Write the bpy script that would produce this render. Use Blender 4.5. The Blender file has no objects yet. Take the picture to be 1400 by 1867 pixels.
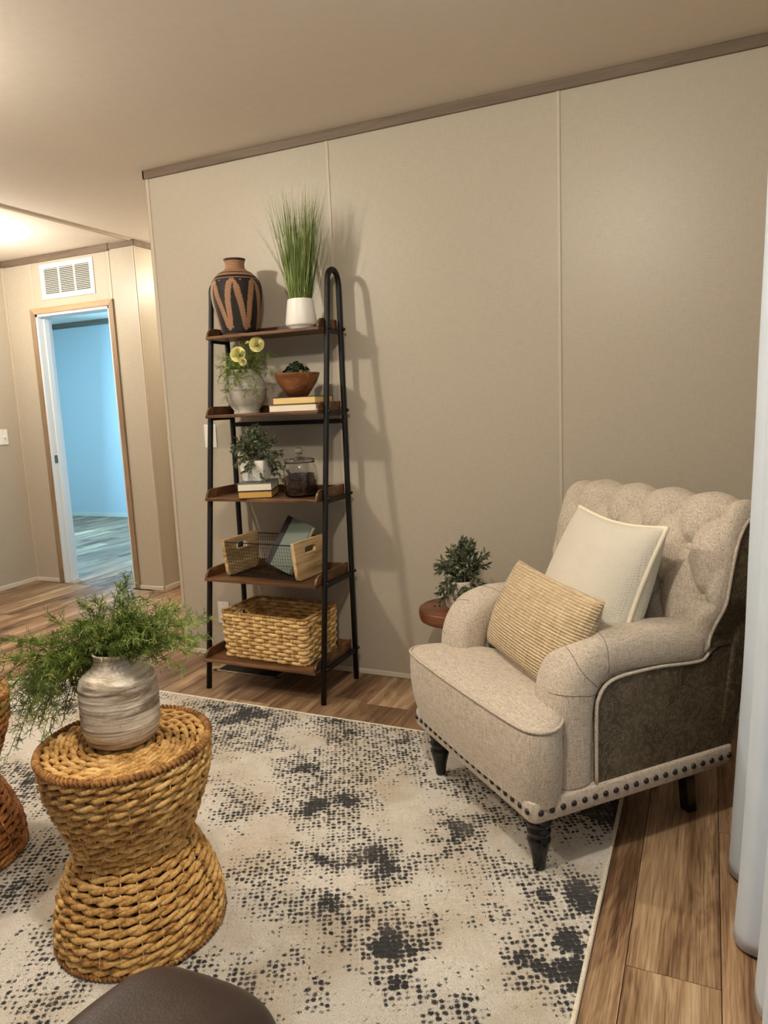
import bpy, bmesh, math, random
from math import sin, cos, pi, radians, sqrt, exp, atan2
from mathutils import Vector, Matrix, noise
random.seed(7)
SC = bpy.context.scene
COL = SC.collection

# ------------------------------------------------------------------ camera
YAW, PITCH, ROLL, FPX = -0.42609, 0.14788, -0.04429, 1317.95
CAMP = Vector((0.0, -2.95782, 1.265))
fwd = Vector((sin(YAW)*cos(PITCH), cos(YAW)*cos(PITCH), -sin(PITCH)))
rgt = Vector((cos(YAW), -sin(YAW), 0.0))
upv = rgt.cross(fwd)
r2 = rgt*cos(ROLL) + upv*sin(ROLL)
u2 = -rgt*sin(ROLL) + upv*cos(ROLL)
cam = bpy.data.cameras.new('camera')
camo = bpy.data.objects.new('camera', cam); COL.objects.link(camo)
camo.matrix_world = Matrix(((r2.x, u2.x, -fwd.x, CAMP.x), (r2.y, u2.y, -fwd.y, CAMP.y), (r2.z, u2.z, -fwd.z, CAMP.z), (0, 0, 0, 1)))
cam.sensor_fit = 'VERTICAL'; cam.sensor_height = 36.0
cam.lens = FPX/1867.0*36.0
cam.clip_start = 0.05
SC.camera = camo

# ------------------------------------------------------------------ world, light, exposure
w = bpy.data.worlds.new('world'); SC.world = w; w.use_nodes = True
w.node_tree.nodes['Background'].inputs[0].default_value = (0.92, 0.93, 1.0, 1)
w.node_tree.nodes['Background'].inputs[1].default_value = 0.22
SC.view_settings.view_transform = 'Standard'; SC.view_settings.look = 'None'
SC.view_settings.gamma = 1.0; SC.view_settings.exposure = 0.0

def area(name, loc, size, power, color, direction=(0, 0, -1), sizey=None):
    l = bpy.data.lights.new(name, 'AREA'); l.energy = power; l.color = color
    if sizey: l.shape = 'RECTANGLE'; l.size = size; l.size_y = sizey
    else: l.shape = 'DISK'; l.size = size
    o = bpy.data.objects.new(name, l); COL.objects.link(o); o.location = loc
    o.rotation_euler = Vector(direction).to_track_quat('-Z', 'Y').to_euler()
    return o
WARM = (1.0, 0.90, 0.76)
def bulb(name, loc, rad, power, color):
    l = bpy.data.lights.new(name, 'POINT'); l.energy = power; l.color = color; l.shadow_soft_size = rad
    o = bpy.data.objects.new(name, l); COL.objects.link(o); o.location = loc; return o
bulb('ceiling_lamp_glow', (-2.55, -1.65, 2.33), 0.05, 72, WARM)
bulb('ceiling_lamp_glow', (-0.50, -2.30, 2.33), 0.05, 76, WARM)
bulb('ceiling_lamp_glow', (-4.25, 0.15, 2.22), 0.08, 46, (1.0, 0.90, 0.78))
bulb('ceiling_lamp_glow', (-3.05, 1.7, 2.26), 0.08, 34, (1.0, 0.86, 0.68))
area('daylight_glow', (-7.4, 2.3, 1.5), 1.3, 150, (0.30, 0.64, 1.0), (1, -0.3, -0.1), 1.2)
area('daylight_glow', (-3.80, 2.7, 1.3), 0.9, 90, (0.24, 0.62, 1.0), (-1, 0.3, 0), 1.2)
area('daylight_glow', (0.42, -2.0, 1.3), 1.5, 3.5, (0.72, 0.86, 1.0), (-1, 0, 0), 1.9)

# ------------------------------------------------------------------ helpers
def srgb(r, g, b):
    f = lambda c: (c/255/12.92) if c/255 <= 0.04045 else ((c/255+0.055)/1.055)**2.4
    return (f(r), f(g), f(b), 1.0)

class NT:
    """tiny node-tree builder"""
    def __init__(s, name, rough=0.6, spec=0.5, base=(0.5, 0.5, 0.5, 1)):
        s.m = bpy.data.materials.new(name); s.m.use_nodes = True
        s.t = s.m.node_tree; s.b = s.t.nodes['Principled BSDF']
        s.b.inputs['Roughness'].default_value = rough
        s.b.inputs['Specular IOR Level'].default_value = spec
        s.b.inputs['Base Color'].default_value = base
    def n(s, typ, **kw):
        nd = s.t.nodes.new(typ)
        for k, v in kw.items():
            if k.startswith('i_'): nd.inputs[int(k[2:])].default_value = v
            else: setattr(nd, k, v)
        return nd
    def l(s, a, b): s.t.links.new(a, b)
    def obj(s, scale=(1, 1, 1), rand=False, rot=(0, 0, 0)):
        tc = s.n('ShaderNodeTexCoord'); mp = s.n('ShaderNodeMapping')
        mp.inputs['Scale'].default_value = scale; mp.inputs['Rotation'].default_value = rot
        s.l(tc.outputs['Object'], mp.inputs['Vector'])
        if rand:
            oi = s.n('ShaderNodeObjectInfo'); mu = s.n('ShaderNodeMath', operation='MULTIPLY', i_1=37.0)
            s.l(oi.outputs['Random'], mu.inputs[0])
            cb = s.n('ShaderNodeCombineXYZ'); s.l(mu.outputs[0], cb.inputs[0]); s.l(mu.outputs[0], cb.inputs[1]); s.l(mu.outputs[0], cb.inputs[2])
            s.l(cb.outputs[0], mp.inputs['Location'])
        return mp.outputs[0]
    def noise(s, vec, scale=5, detail=4, rough=0.55, dist=0.0):
        nd = s.n('ShaderNodeTexNoise'); nd.inputs['Scale'].default_value = scale; nd.inputs['Detail'].default_value = detail
        nd.inputs['Roughness'].default_value = rough; nd.inputs['Distortion'].default_value = dist
        s.l(vec, nd.inputs['Vector']); return nd.outputs['Fac']
    def ramp(s, fac, stops, interp='LINEAR'):
        nd = s.n('ShaderNodeValToRGB'); nd.color_ramp.interpolation = interp
        els = nd.color_ramp.elements
        while len(els) < len(stops): els.new(0.5)
        for e, (p, c) in zip(els, stops): e.position = p; e.color = c
        s.l(fac, nd.inputs[0]); return nd.outputs[0]
    def mix(s, fac, a, b, mode='MIX'):
        nd = s.n('ShaderNodeMix', data_type='RGBA', blend_type=mode)
        for v, i in ((fac, 0), (a, 6), (b, 7)):
            if hasattr(v, 'is_linked') or hasattr(v, 'links'): s.l(v, nd.inputs[i])
            else: nd.inputs[i].default_value = v
        return nd.outputs[2]
    def math(s, op, a, b=0.0, clamp=False):
        nd = s.n('ShaderNodeMath', operation=op); nd.use_clamp = clamp
        for v, i in ((a, 0), (b, 1)):
            if hasattr(v, 'links'): s.l(v, nd.inputs[i])
            else: nd.inputs[i].default_value = v
        return nd.outputs[0]
    def color(s, v): s.l(v, s.b.inputs['Base Color']); return s
    def bump(s, h, strength=0.3, dist=0.002):
        nd = s.n('ShaderNodeBump'); nd.inputs['Strength'].default_value = strength; nd.inputs['Distance'].default_value = dist
        s.l(h, nd.inputs['Height']); s.l(nd.outputs[0], s.b.inputs['Normal']); return s

G = lambda v: (v, v, v, 1)
def plain(name, c, rough=0.5, spec=0.5, vary=0.0, scale=20, bump=0.0, metal=0.0):
    t = NT(name, rough, spec, c)
    if vary or bump:
        f = t.noise(t.obj(), scale, 4)
        if vary: t.color(t.mix(f, tuple(max(0, x*(1-vary)) for x in c[:3])+(1,), tuple(min(1, x*(1+vary)) for x in c[:3])+(1,)))
        if bump: t.bump(f, bump, 0.003)
    t.b.inputs['Metallic'].default_value = metal
    return t.m

def wood(name, dark, mid, light, scale=1.0, axis=0, rough=0.5, rand=True, bump=0.15, fine=1.0):
    t = NT(name, rough, 0.4)
    sc = [14*scale]*3; sc[axis] = 1.3*scale
    v = t.obj(tuple(sc), rand)
    a = t.noise(v, 1.0, 6, 0.6, 1.2)
    sc2 = [110*scale*fine]*3; sc2[axis] = 5*scale
    b = t.noise(t.obj(tuple(sc2), rand), 1.0, 3, 0.6)
    f = t.math('ADD', t.math('MULTIPLY', a, 0.72), t.math('MULTIPLY', b, 0.30))
    t.color(t.ramp(f, [(0.33, dark), (0.5, mid), (0.68, light)]))
    t.bump(b, bump, 0.001)
    return t.m

def fabric(name, c1, c2, c3, s=1.0, bumps=0.4):
    """heathered woven cloth: crossed long fibres"""
    t = NT(name, 0.9, 0.15)
    t.b.inputs['Sheen Weight'].default_value = 0.15
    a = t.noise(t.obj((380*s, 380*s, 40*s)), 1, 2, 0.6)
    b = t.noise(t.obj((40*s, 380*s, 380*s)), 1, 2, 0.6)
    g = t.noise(t.obj((380*s, 40*s, 380*s)), 1, 2, 0.6)
    f = t.math('ADD', t.math('MULTIPLY', a, 0.34), t.math('ADD', t.math('MULTIPLY', b, 0.33), t.math('MULTIPLY', g, 0.33)))
    t.color(t.ramp(f, [(0.36, c1), (0.49, c2), (0.60, c3)]))
    t.bump(t.math('ADD', f, g), bumps, 0.0012)
    return t.m

def link(o, parent=None):
    COL.objects.link(o)
    if parent is not None: o.parent = parent
    return o
def mesh(name, vf, mat, parent=None, smooth=False, loc=None, kind=None):
    v, f = vf
    me = bpy.data.meshes.new(name); me.from_pydata([tuple(p) for p in v], [], f); me.update()
    if smooth: me.polygons.foreach_set('use_smooth', [True]*len(me.polygons))
    if mat: me.materials.append(mat)
    o = bpy.data.objects.new(name, me); link(o, parent)
    if loc: o.location = loc
    if kind: o['kind'] = kind
    return o
def fixn(o):
    bm = bmesh.new(); bm.from_mesh(o.data); bmesh.ops.recalc_face_normals(bm, faces=bm.faces); bm.to_mesh(o.data); bm.free(); return o
def bevel(o, wd=0.003, seg=2):
    m = o.modifiers.new('bevel', 'BEVEL'); m.width = wd; m.segments = seg; m.limit_method = 'ANGLE'; m.angle_limit = radians(40); return o
def smooth_angle(o, a=40):
    o.data.polygons.foreach_set('use_smooth', [True]*len(o.data.polygons))
    try: o.data.set_sharp_from_angle(angle=radians(a))
    except Exception: pass
    return o
def inst(name, src, parent, loc=(0, 0, 0), rot=(0, 0, 0), scale=(1, 1, 1)):
    o = bpy.data.objects.new(name, src.data if hasattr(src, 'data') else src); link(o, parent)
    o.location = loc; o.rotation_euler = rot; o.scale = scale; return o
def tag(o, label, cat, group=None, kind=None):
    o['label'] = label; o['category'] = cat
    if group: o['group'] = group
    if kind: o['kind'] = kind
    return o
def thing(name, label, cat, loc=(0, 0, 0), rz=0, group=None):
    o = bpy.data.objects.new(name, None); link(o); o.location = loc; o.rotation_euler = (0, 0, rz); o.empty_display_size = 0.1
    return tag(o, label, cat, group)
def struct(name, parent=None):
    o = bpy.data.objects.new(name, None); link(o, parent); o['kind'] = 'structure'; return o

def box(x0, x1, y0, y1, z0, z1):
    v = [(x, y, z) for x in (x0, x1) for y in (y0, y1) for z in (z0, z1)]
    return v, [(0, 1, 3, 2), (4, 6, 7, 5), (0, 4, 5, 1), (2, 3, 7, 6), (0, 2, 6, 4), (1, 5, 7, 3)]
def merge(*parts):
    V, F = [], []
    for v, f in parts:
        n = len(V); V += [tuple(p) for p in v]; F += [tuple(i+n for i in q) for q in f]
    return V, F
def xform(vf, M):
    return [tuple(M @ Vector(p)) for p in vf[0]], vf[1]
def lathe(prof, seg=32, cap=True, cx=0, cy=0):
    V, F = [], []
    for r, z in prof:
        for k in range(seg):
            a = 2*pi*k/seg; V.append((cx+r*cos(a), cy+r*sin(a), z))
    for i in range(len(prof)-1):
        for k in range(seg):
            k2 = (k+1) % seg; F.append((i*seg+k, i*seg+k2, (i+1)*seg+k2, (i+1)*seg+k))
    if cap:
        F.append(tuple(range(seg))[::-1]); n = (len(prof)-1)*seg; F.append(tuple(n+k for k in range(seg)))
    return V, F
def frames(path, closed=False):
    n = len(path); T = []
    for i in range(n):
        a = path[(i-1) % n] if closed or i > 0 else path[0]
        b = path[(i+1) % n] if closed or i < n-1 else path[-1]
        T.append((b-a).normalized() if (b-a).length > 1e-9 else Vector((0, 0, 1)))
    ref = Vector((0, 0, 1)) if abs(T[0].z) < 0.9 else Vector((1, 0, 0))
    N = []; nprev = (ref - T[0]*ref.dot(T[0])).normalized()
    for t in T:
        nn = nprev - t*nprev.dot(t)
        nn = nn.normalized() if nn.length > 1e-6 else nprev
        N.append(nn); nprev = nn
    return T, N
def tube(path, r, seg=8, closed=False, cap=True, flat=1.0):
    path = [Vector(p) for p in path]; n = len(path); T, N = frames(path, closed)
    V, F = [], []
    for i in range(n):
        B = T[i].cross(N[i]); rr = r[i] if isinstance(r, (list, tuple)) else r
        for k in range(seg):
            a = 2*pi*k/seg + (pi/4 if seg == 4 else 0); V.append(tuple(path[i] + N[i]*(rr*cos(a)) + B*(rr*flat*sin(a))))
    for i in range(n if closed else n-1):
        j = (i+1) % n
        for k in range(seg):
            k2 = (k+1) % seg; F.append((i*seg+k, i*seg+k2, j*seg+k2, j*seg+k))
    if cap and not closed:
        F.append(tuple(range(seg))[::-1]); F.append(tuple((n-1)*seg+k for k in range(seg)))
    return V, F
def grid(fn, nu, nv, closeu=False):
    V = [tuple(fn(i/(nu if closeu else nu-1), j/(nv-1))) for j in range(nv) for i in range(nu)]; F = []
    for j in range(nv-1):
        for i in range(nu if closeu else nu-1):
            i2 = (i+1) % nu; F.append((j*nu+i, j*nu+i2, (j+1)*nu+i2, (j+1)*nu+i))
    return V, F
def prism(poly, axis, a0, a1):
    """poly of 2D pts extruded along axis (0=x: pts are (y,z); 1=y: (x,z); 2=z: (x,y))"""
    n = len(poly); V = []
    for a in (a0, a1):
        for p in poly:
            V.append((a, p[0], p[1]) if axis == 0 else (p[0], a, p[1]) if axis == 1 else (p[0], p[1], a))
    F = [tuple(range(n)), tuple(range(2*n-1, n-1, -1))]
    for i in range(n): j = (i+1) % n; F.append((i, i+n, j+n, j))
    return V, F
def cat(pts, n=8, closed=False):
    """catmull-rom resample"""
    P = [Vector(p) for p in pts]; out = []; m = len(P)
    for i in range(m if closed else m-1):
        if closed: p0, p1, p2, p3 = P[(i-1) % m], P[i], P[(i+1) % m], P[(i+2) % m]
        else: p0, p1, p2, p3 = P[max(i-1, 0)], P[i], P[i+1], P[min(i+2, m-1)]
        for k in range(n):
            t = k/n; out.append(0.5*((2*p1)+(p2-p0)*t+(2*p0-5*p1+4*p2-p3)*t*t+(3*p1-p0-3*p2+p3)*t**3))
    if not closed: out.append(P[-1])
    return out

# ------------------------------------------------------------------ materials
def wall_mat(name, c, rough=0.38, spec=0.35):
    t = NT(name, rough, spec)
    a = t.noise(t.obj((300, 300, 26)), 1, 2, 0.6); b = t.noise(t.obj((26, 26, 300)), 1, 2, 0.6)
    g = t.noise(t.obj(), 2.5, 3)
    f = t.math('ADD', t.math('MULTIPLY', a, 0.5), t.math('MULTIPLY', b, 0.5))
    lo = tuple(x*0.92 for x in c[:3])+(1,); hi = tuple(min(1, x*1.05) for x in c[:3])+(1,)
    col = t.ramp(f, [(0.36, lo), (0.52, c), (0.66, hi)])
    t.color(t.mix(t.math('MULTIPLY', g, 0.10), col, tuple(x*0.7 for x in c[:3])+(1,)))
    t.bump(f, 0.35, 0.0008)
    return t.m
M_wall = wall_mat('linen_wallpaper', srgb(180, 171, 154))
M_batten = plain('batten', srgb(190, 178, 160), 0.4)
M_crown = wood('taupe_trim', srgb(92, 78, 64), srgb(110, 95, 80), srgb(126, 110, 93), 1.0, 0, 0.55, True, 0.1)
M_casing = wood('oak_casing', srgb(112, 93, 72), srgb(138, 117, 93), srgb(160, 138, 112), 1.4, 2, 0.5, True, 0.1)
M_base = plain('baseboard', srgb(214, 206, 190), 0.45)
M_white = plain('white_plastic', srgb(235, 232, 224), 0.35)
M_jamb = plain('white_jamb', srgb(222, 222, 220), 0.45)
M_ceil = plain('ceiling_board', srgb(226, 217, 203), 0.8, 0.2, 0.05, 30, 0.15)
M_dark = plain('dark_void', srgb(22, 20, 18), 0.9)

def floor_mat():
    t = NT('oak_plank', 0.40, 0.35)
    # cathedral figure: rings stretched along the plank, bent around knots
    k = t.n('ShaderNodeTexVoronoi'); k.inputs['Scale'].default_value = 1.0; t.l(t.obj((6.0, 2.4, 1), True), k.inputs['Vector'])
    kd = k.outputs['Distance']; keep = t.math('GREATER_THAN', t.math('FRACT', t.math('MULTIPLY', k.outputs['Color'], 3.0)), 0.45)
    knot = t.math('MULTIPLY', t.ramp(kd, [(0.015, G(1)), (0.06, G(0.55)), (0.20, G(0))]), keep)
    a = t.noise(t.obj((7, 0.9, 1), True), 1.0, 5, 0.6, 0.8)
    rings = t.math('SINE', t.math('ADD', t.math('MULTIPLY', a, 70.0), t.math('MULTIPLY', knot, 9.0)))
    b = t.noise(t.obj((300, 7, 1), True), 1.0, 3, 0.65)
    streak = t.noise(t.obj((26, 1.1, 1), True), 1.0, 4, 0.6, 0.4)
    f = t.math('ADD', t.math('MULTIPLY', a, 0.50), t.math('MULTIPLY', streak, 0.42))
    f = t.math('ADD', f, t.math('MULTIPLY', rings, 0.022))
    f = t.math('ADD', f, t.math('MULTIPLY', t.math('SUBTRACT', b, 0.5), 0.34))
    f = t.math('SUBTRACT', f, t.math('MULTIPLY', knot, 0.26))
    col = t.ramp(f, [(0.26, srgb(68, 48, 34)), (0.37, srgb(116, 92, 70)), (0.475, srgb(164, 138, 110)), (0.60, srgb(202, 180, 152))])
    oi = t.n('ShaderNodeObjectInfo')
    tint = t.ramp(oi.outputs['Random'], [(0.0, srgb(208, 196, 188)), (0.25, srgb(255, 250, 242)), (0.5, srgb(220, 206, 196)), (0.75, srgb(248, 238, 226)), (1.0, srgb(188, 174, 164))])
    t.color(t.mix(1.0, col, tint, 'MULTIPLY'))
    t.bump(b, 0.15, 0.0008)
    return t.m
M_floor = floor_mat()

# ------------------------------------------------------------------ setting
CH = 2.44
XE, X2, X3 = -2.541, -1.538, -0.547
YD, XC, XR = 1.028, -4.854, -3.584
floor = struct('floor')
mesh('subfloor', box(-8.3, 0.5, -4.6, 5.2, -0.06, -0.007), M_dark, floor)['kind'] = 'structure'
PW, PL = 0.1955, 1.22
pl = bpy.data.meshes.new('plank'); v, f = box(-PW/2+0.0010, PW/2-0.0010, -PL/2+0.0009, PL/2-0.0009, -0.006, 0.0)
pl.from_pydata(v, [], f); pl.materials.append(M_floor)
def joint0(i):
    if i == 0: return -1.434
    return -1.434 + ((i*0.37 + 0.13*((i*i) % 5)) % 1.0)*PL
def planks(xa, xb, ya, yb, phase=0):
    i0 = math.floor((xa+0.148)/PW); i1 = math.ceil((xb+0.148)/PW)
    for i in range(i0, i1):
        xc = -0.148 + PW*(i+0.5)
        j0 = joint0(i)
        k = math.floor((ya-j0)/PL); y = j0+k*PL
        while y < yb:
            a, b = max(y, ya), min(y+PL, yb)
            if b-a > 0.02:
                s = (b-a)/PL
                inst('plank', pl, floor, (xc, (a+b)/2, 0), (0, 0, 0), (1, s, 1))
            y += PL
planks(-5.0, 0.40, -3.0, 1.0)
planks(-7.95, -3.7, 1.0, 4.05)
planks(-3.7, -2.5, 1.0, 3.2)
mesh('seam_strip', box(-3.540, -3.528, -3.0, 3.2, -0.004, 0.0012), plain('seam', srgb(96, 72, 54), 0.6), floor)

ceil = mesh('ceiling', box(-8.3, 0.5, -4.6, 5.2, CH, CH+0.06), M_ceil); ceil['kind'] = 'structure'
mesh('trim_8', box(-3.607, -3.585, -4.6, YD, CH-0.010, CH), plain('ceiling_seam', srgb(178, 162, 142), 0.6))['kind'] = 'structure'

def wallrun(name, axis, at, a, b, thick, cuts, top=CH, side=1):
    """wall made of panels between cut positions; visible face at `at`, thickness goes away"""
    W = struct(name)
    xs = [a]+cuts+[b]
    for i in range(len(xs)-1):
        p, q = xs[i], xs[i+1]
        if axis == 'x': vf = box(p+0.0008, q-0.0008, min(at, at+thick), max(at, at+thick), 0, top)
        else: vf = box(min(at, at+thick), max(at, at+thick), p+0.0008, q-0.0008, 0, top)
        o = mesh('panel', vf, M_wall, W)
    s = -1 if thick > 0 else 1
    for c in cuts:
        if axis == 'x': vf = box(c-0.007, c+0.007, min(at, at+s*0.004), max(at, at+s*0.004), 0.0, top-0.03)
        else: vf = box(min(at, at+s*0.004), max(at, at+s*0.004), c-0.007, c+0.007, 0.0, top-0.03)
        bevel(mesh('batten', vf, M_batten, W), 0.002, 1)
    return W
wb = wallrun('wall_back', 'x', 0.0, XE, 0.30, 0.10, [X2, X3])
bevel(mesh('corner_batten', merge(box(XE-0.004, XE+0.016, -0.005, 0.0, 0, CH-0.03), box(XE-0.004, XE, -0.005, 0.10, 0, CH-0.03)), M_batten, wb), 0.0015, 1)
wallrun('wall_right', 'y', 0.30, -0.95, 0.10, 0.10, [])
wr2 = mesh('wall_right_lintel_blocker', merge(box(0.30, 0.40, -3.2, -0.95, 2.2, CH), box(0.30, 0.40, -3.2, -0.95, 0, 0.75)), M_wall); wr2['kind'] = 'structure'  # lower box: unseen wall added below the opening, cutting outside light on the floor
wl = wallrun('wall_left', 'y', XC, -4.6, YD, -0.10, [-3.0, -1.9, -0.8, 0.25])
# the passage side of the back wall and the passage beyond
wallrun('wall_passage', 'y', XE, 0.10, 3.2, 0.10, [1.2])
wallrun('wall_passage_left', 'y', XR, YD+0.02, 3.2, -0.10, [1.9])
wallrun('wall_passage_end', 'x', 3.2, XR, XE, 0.10, [])
# door wall with opening
DX0, DX1, DZ = -4.563, -3.842, 2.030
wd = struct('wall_door')
for a, b, z0, z1 in ((XC, DX0, 0, CH), (DX1, -3.805, 0, CH), (-3.805, XR, 0, CH), (DX0, DX1, DZ, CH)):
    mesh('panel', box(a+0.0005, b-0.0005, YD, YD+0.10, z0, z1), M_wall, wd)
for c, z0 in ((-4.565, DZ+0.04), (-3.808, DZ+0.04), (XR-0.004, 0)):
    bevel(mesh('batten', box(c-0.006, c+0.006, YD-0.004, YD, z0, CH-0.03), M_batten, wd), 0.002, 1)
mesh('batten', box(XR-0.001, XR+0.004, YD, YD+0.012, 0, CH-0.03), M_batten, wd)
mesh('batten', box(XC, XC+0.012, YD-0.012, YD, 0, CH-0.03), M_batten, wd)
# door frame
dr = struct('door_1')
cw = 0.042
bevel(mesh('casing', prism([(DX0-cw, 0), (DX0, 0), (DX0, DZ), (DX0-cw, DZ+cw)], 1, YD-0.014, YD), M_casing, dr), 0.002)
bevel(mesh('casing', prism([(DX1, 0), (DX1+cw, 0), (DX1+cw, DZ+cw), (DX1, DZ)], 1, YD-0.014, YD), M_casing, dr), 0.002)
MH = wood('oak_casing_head', srgb(138, 112, 82), srgb(164, 138, 106), srgb(182, 156, 124), 1.4, 0, 0.5, True, 0.1)
bevel(mesh('casing_head', prism([(DX0, DZ), (DX1, DZ), (DX1+cw, DZ+cw), (DX0-cw, DZ+cw)], 1, YD-0.014, YD), MH, dr), 0.002)
jb = mesh('jamb', merge(box(DX0, DX0+0.018, YD-0.004, YD+0.12, 0, DZ), box(DX0, DX0+0.030, YD+0.045, YD+0.085, 0, DZ-0.018)), M_jamb, dr)
mesh('jamb', merge(box(DX1-0.018, DX1, YD-0.004, YD+0.12, 0, DZ), box(DX1-0.030, DX1, YD+0.045, YD+0.085, 0, DZ-0.018)), M_jamb, dr)
mesh('jamb_head', box(DX0, DX1, YD-0.004, YD+0.12, DZ-0.018, DZ), M_jamb, dr)
mesh('strike_plate', merge(box(DX0+0.018, DX0+0.0195, YD+0.012, YD+0.040, 0.93, 0.99)), plain('brushed_metal', srgb(120, 118, 112), 0.35, 0.5, metal=1.0), jb)
# room beyond the door
br = struct('wall_far')
M_far = wall_mat('far_wallpaper', srgb(196, 200, 198), 0.5)
mesh('panel', box(-7.75, -5.9, 3.92, 4.02, 0, CH), M_far, br)
mesh('panel', box(-5.898, -3.7, 3.92, 4.02, 0, CH), M_far, br)
mesh('wall_far_left', box(-7.85, -7.64, 1.13, 3.92, 0, CH), M_far)['kind'] = 'structure'
mesh('wall_far_near', box(-7.64, XC-0.10, 1.03, 1.13, 0, CH), M_far)['kind'] = 'structure'
# crown trims and baseboards
def tr(name, vf, m): o = mesh(name, vf, m); o['kind'] = 'structure'; bevel(o, 0.002, 1); return o
CRN = 0.040
tr('trim_1', box(XE-0.012, 0.30, -0.012, 0, CH-CRN, CH), M_crown)
tr('trim_2', box(XE-0.012, XE, -0.012, 3.2, CH-CRN, CH), M_crown)
tr('trim_3', box(XC, -3.80, YD-0.014, YD, CH-CRN-0.008, CH), M_crown)
tr('trim_4', box(-3.80, XR+0.010, YD-0.010, YD, CH-CRN, CH-0.004), M_crown)
tr('trim_5', box(XR, XR+0.012, YD, 3.2, CH-CRN, CH), M_crown)
tr('trim_6', box(XC, XC+0.012, -4.6, YD, CH-CRN-0.008, CH), M_crown)
tr('trim_7', box(-7.64, -3.7, 3.905, 3.92, CH-0.065, CH), M_crown)
BB = 0.024
tr('baseboard_back', box(XE-0.004, 0.30, -0.008, 0, 0, BB), M_base)
tr('baseboard_left', box(XC, XC+0.010, -4.6, YD, 0, BB+0.008), M_base)
tr('baseboard_door', box(XC, DX0-cw, YD-0.010, YD, 0, BB+0.006), M_base)
tr('baseboard_door_right', box(DX1+cw, XR, YD-0.010, YD, 0, BB+0.006), M_base)
tr('baseboard_passage', box(XR, XR+0.010, YD+0.01, 3.2, 0, BB+0.006), M_base)
tr('baseboard_far', box(-7.64, -3.7, 3.908, 3.92, 0, 0.05), M_base)

# return-air grille above the door
gr = thing('air_grille', 'white louvred return air grille above the doorway', 'vent', (-4.21, YD, 2.248))
gw, gh = 0.256, 0.123
bevel(mesh('grille_frame', merge(box(-gw, gw, -0.008, 0, gh-0.032, gh), box(-gw, gw, -0.008, 0, -gh, -gh+0.032), box(-gw, -gw+0.036, -0.008, 0, -gh+0.032, gh-0.032), box(gw-0.036, gw, -0.008, 0, -gh+0.032, gh-0.032),
     box(-0.082, -0.068, -0.007, 0, -gh+0.032, gh-0.032), box(0.068, 0.082, -0.007, 0, -gh+0.032, gh-0.032)), M_white, gr), 0.0015, 1)
mesh('backing', box(-gw+0.01, gw-0.01, -0.0015, -0.0005, -gh+0.01, gh-0.01), plain('vent_grey', srgb(60, 62, 64), 0.7), gr)
for i in range(15):
    z = -gh+0.036+i*0.0122
    mesh('louvre', xform(box(-gw+0.034, gw-0.034, -0.0055, 0.0055, -0.0008, 0.0008), Matrix.Translation((0, -0.005, z)) @ Matrix.Rotation(radians(35), 4, 'X')), M_white, gr)

def plate(name, label, catg, M, switch):
    t = thing(name, label, catg); t.matrix_world = M
    bevel(mesh('cover_plate', box(-0.036, 0.036, -0.006, 0, -0.058, 0.058), M_white, t), 0.003, 2)
    for z in (0.047, -0.047): mesh('screw', xform(lathe([(0.003, 0), (0.003, 0.001)], 8), Matrix.Translation((0, -0.006, z)) @ Matrix.Rotation(pi/2, 4, 'X')), M_batten, t)
    if switch: bevel(mesh('toggle', xform(box(-0.004, 0.004, -0.014, 0, -0.008, 0.008), Matrix.Translation((0, -0.005, 0)) @ Matrix.Rotation(radians(-18), 4, 'X')), M_white, t), 0.001, 1)
    else:
        for z in (0.02, -0.02):
            r_ = mesh('receptacle', box(-0.015, 0.015, -0.0075, -0.005, z-0.013, z+0.013), M_white, t); bevel(r_, 0.003, 2)
            mesh('slot', merge(box(-0.007, -0.005, -0.0082, -0.007, z-0.005, z+0.005), box(0.005, 0.007, -0.0082, -0.007, z-0.005, z+0.005)), M_dark, r_)
    return t
plate('light_switch', 'white toggle light switch on the left wall at the frame edge', 'light switch', Matrix.Translation((XC, 0.866, 1.145)) @ Matrix.Rotation(pi/2, 4, 'Z'), True)
plate('light_switch', 'white switch plate on the wall behind the ladder shelf front leg', 'light switch', Matrix.Translation((-2.272, 0, 1.145)), True)
plate('wall_outlet', 'white outlet plate low on the wall behind the woven basket', 'outlet', Matrix.Translation((-2.275, 0, 0.235)), False)
# floor register
fr = thing('floor_register', 'dark slotted floor vent register under the ladder shelf', 'vent', (-2.03, -0.125, 0))
bevel(mesh('register_frame', merge(box(-0.19, 0.19, -0.075, -0.062, 0, 0.005), box(-0.19, 0.19, 0.062, 0.075, 0, 0.005), box(-0.19, -0.165, -0.075, 0.075, 0, 0.005), box(0.165, 0.19, -0.075, 0.075, 0, 0.005)), plain('register_tan', srgb(150, 130, 106), 0.5), fr), 0.001, 1)
mesh('register_pan', box(-0.166, 0.166, -0.063, 0.063, 0.0002, 0.001), M_dark, fr)
for i in range(26):
    x = -0.160+i*0.0128
    mesh('register_slat', box(x-0.0016, x+0.0016, -0.062, 0.062, 0.001, 0.0035), plain('register_brown', srgb(60, 46, 36), 0.5) if i == 0 else bpy.data.materials['register_brown'], fr)

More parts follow.
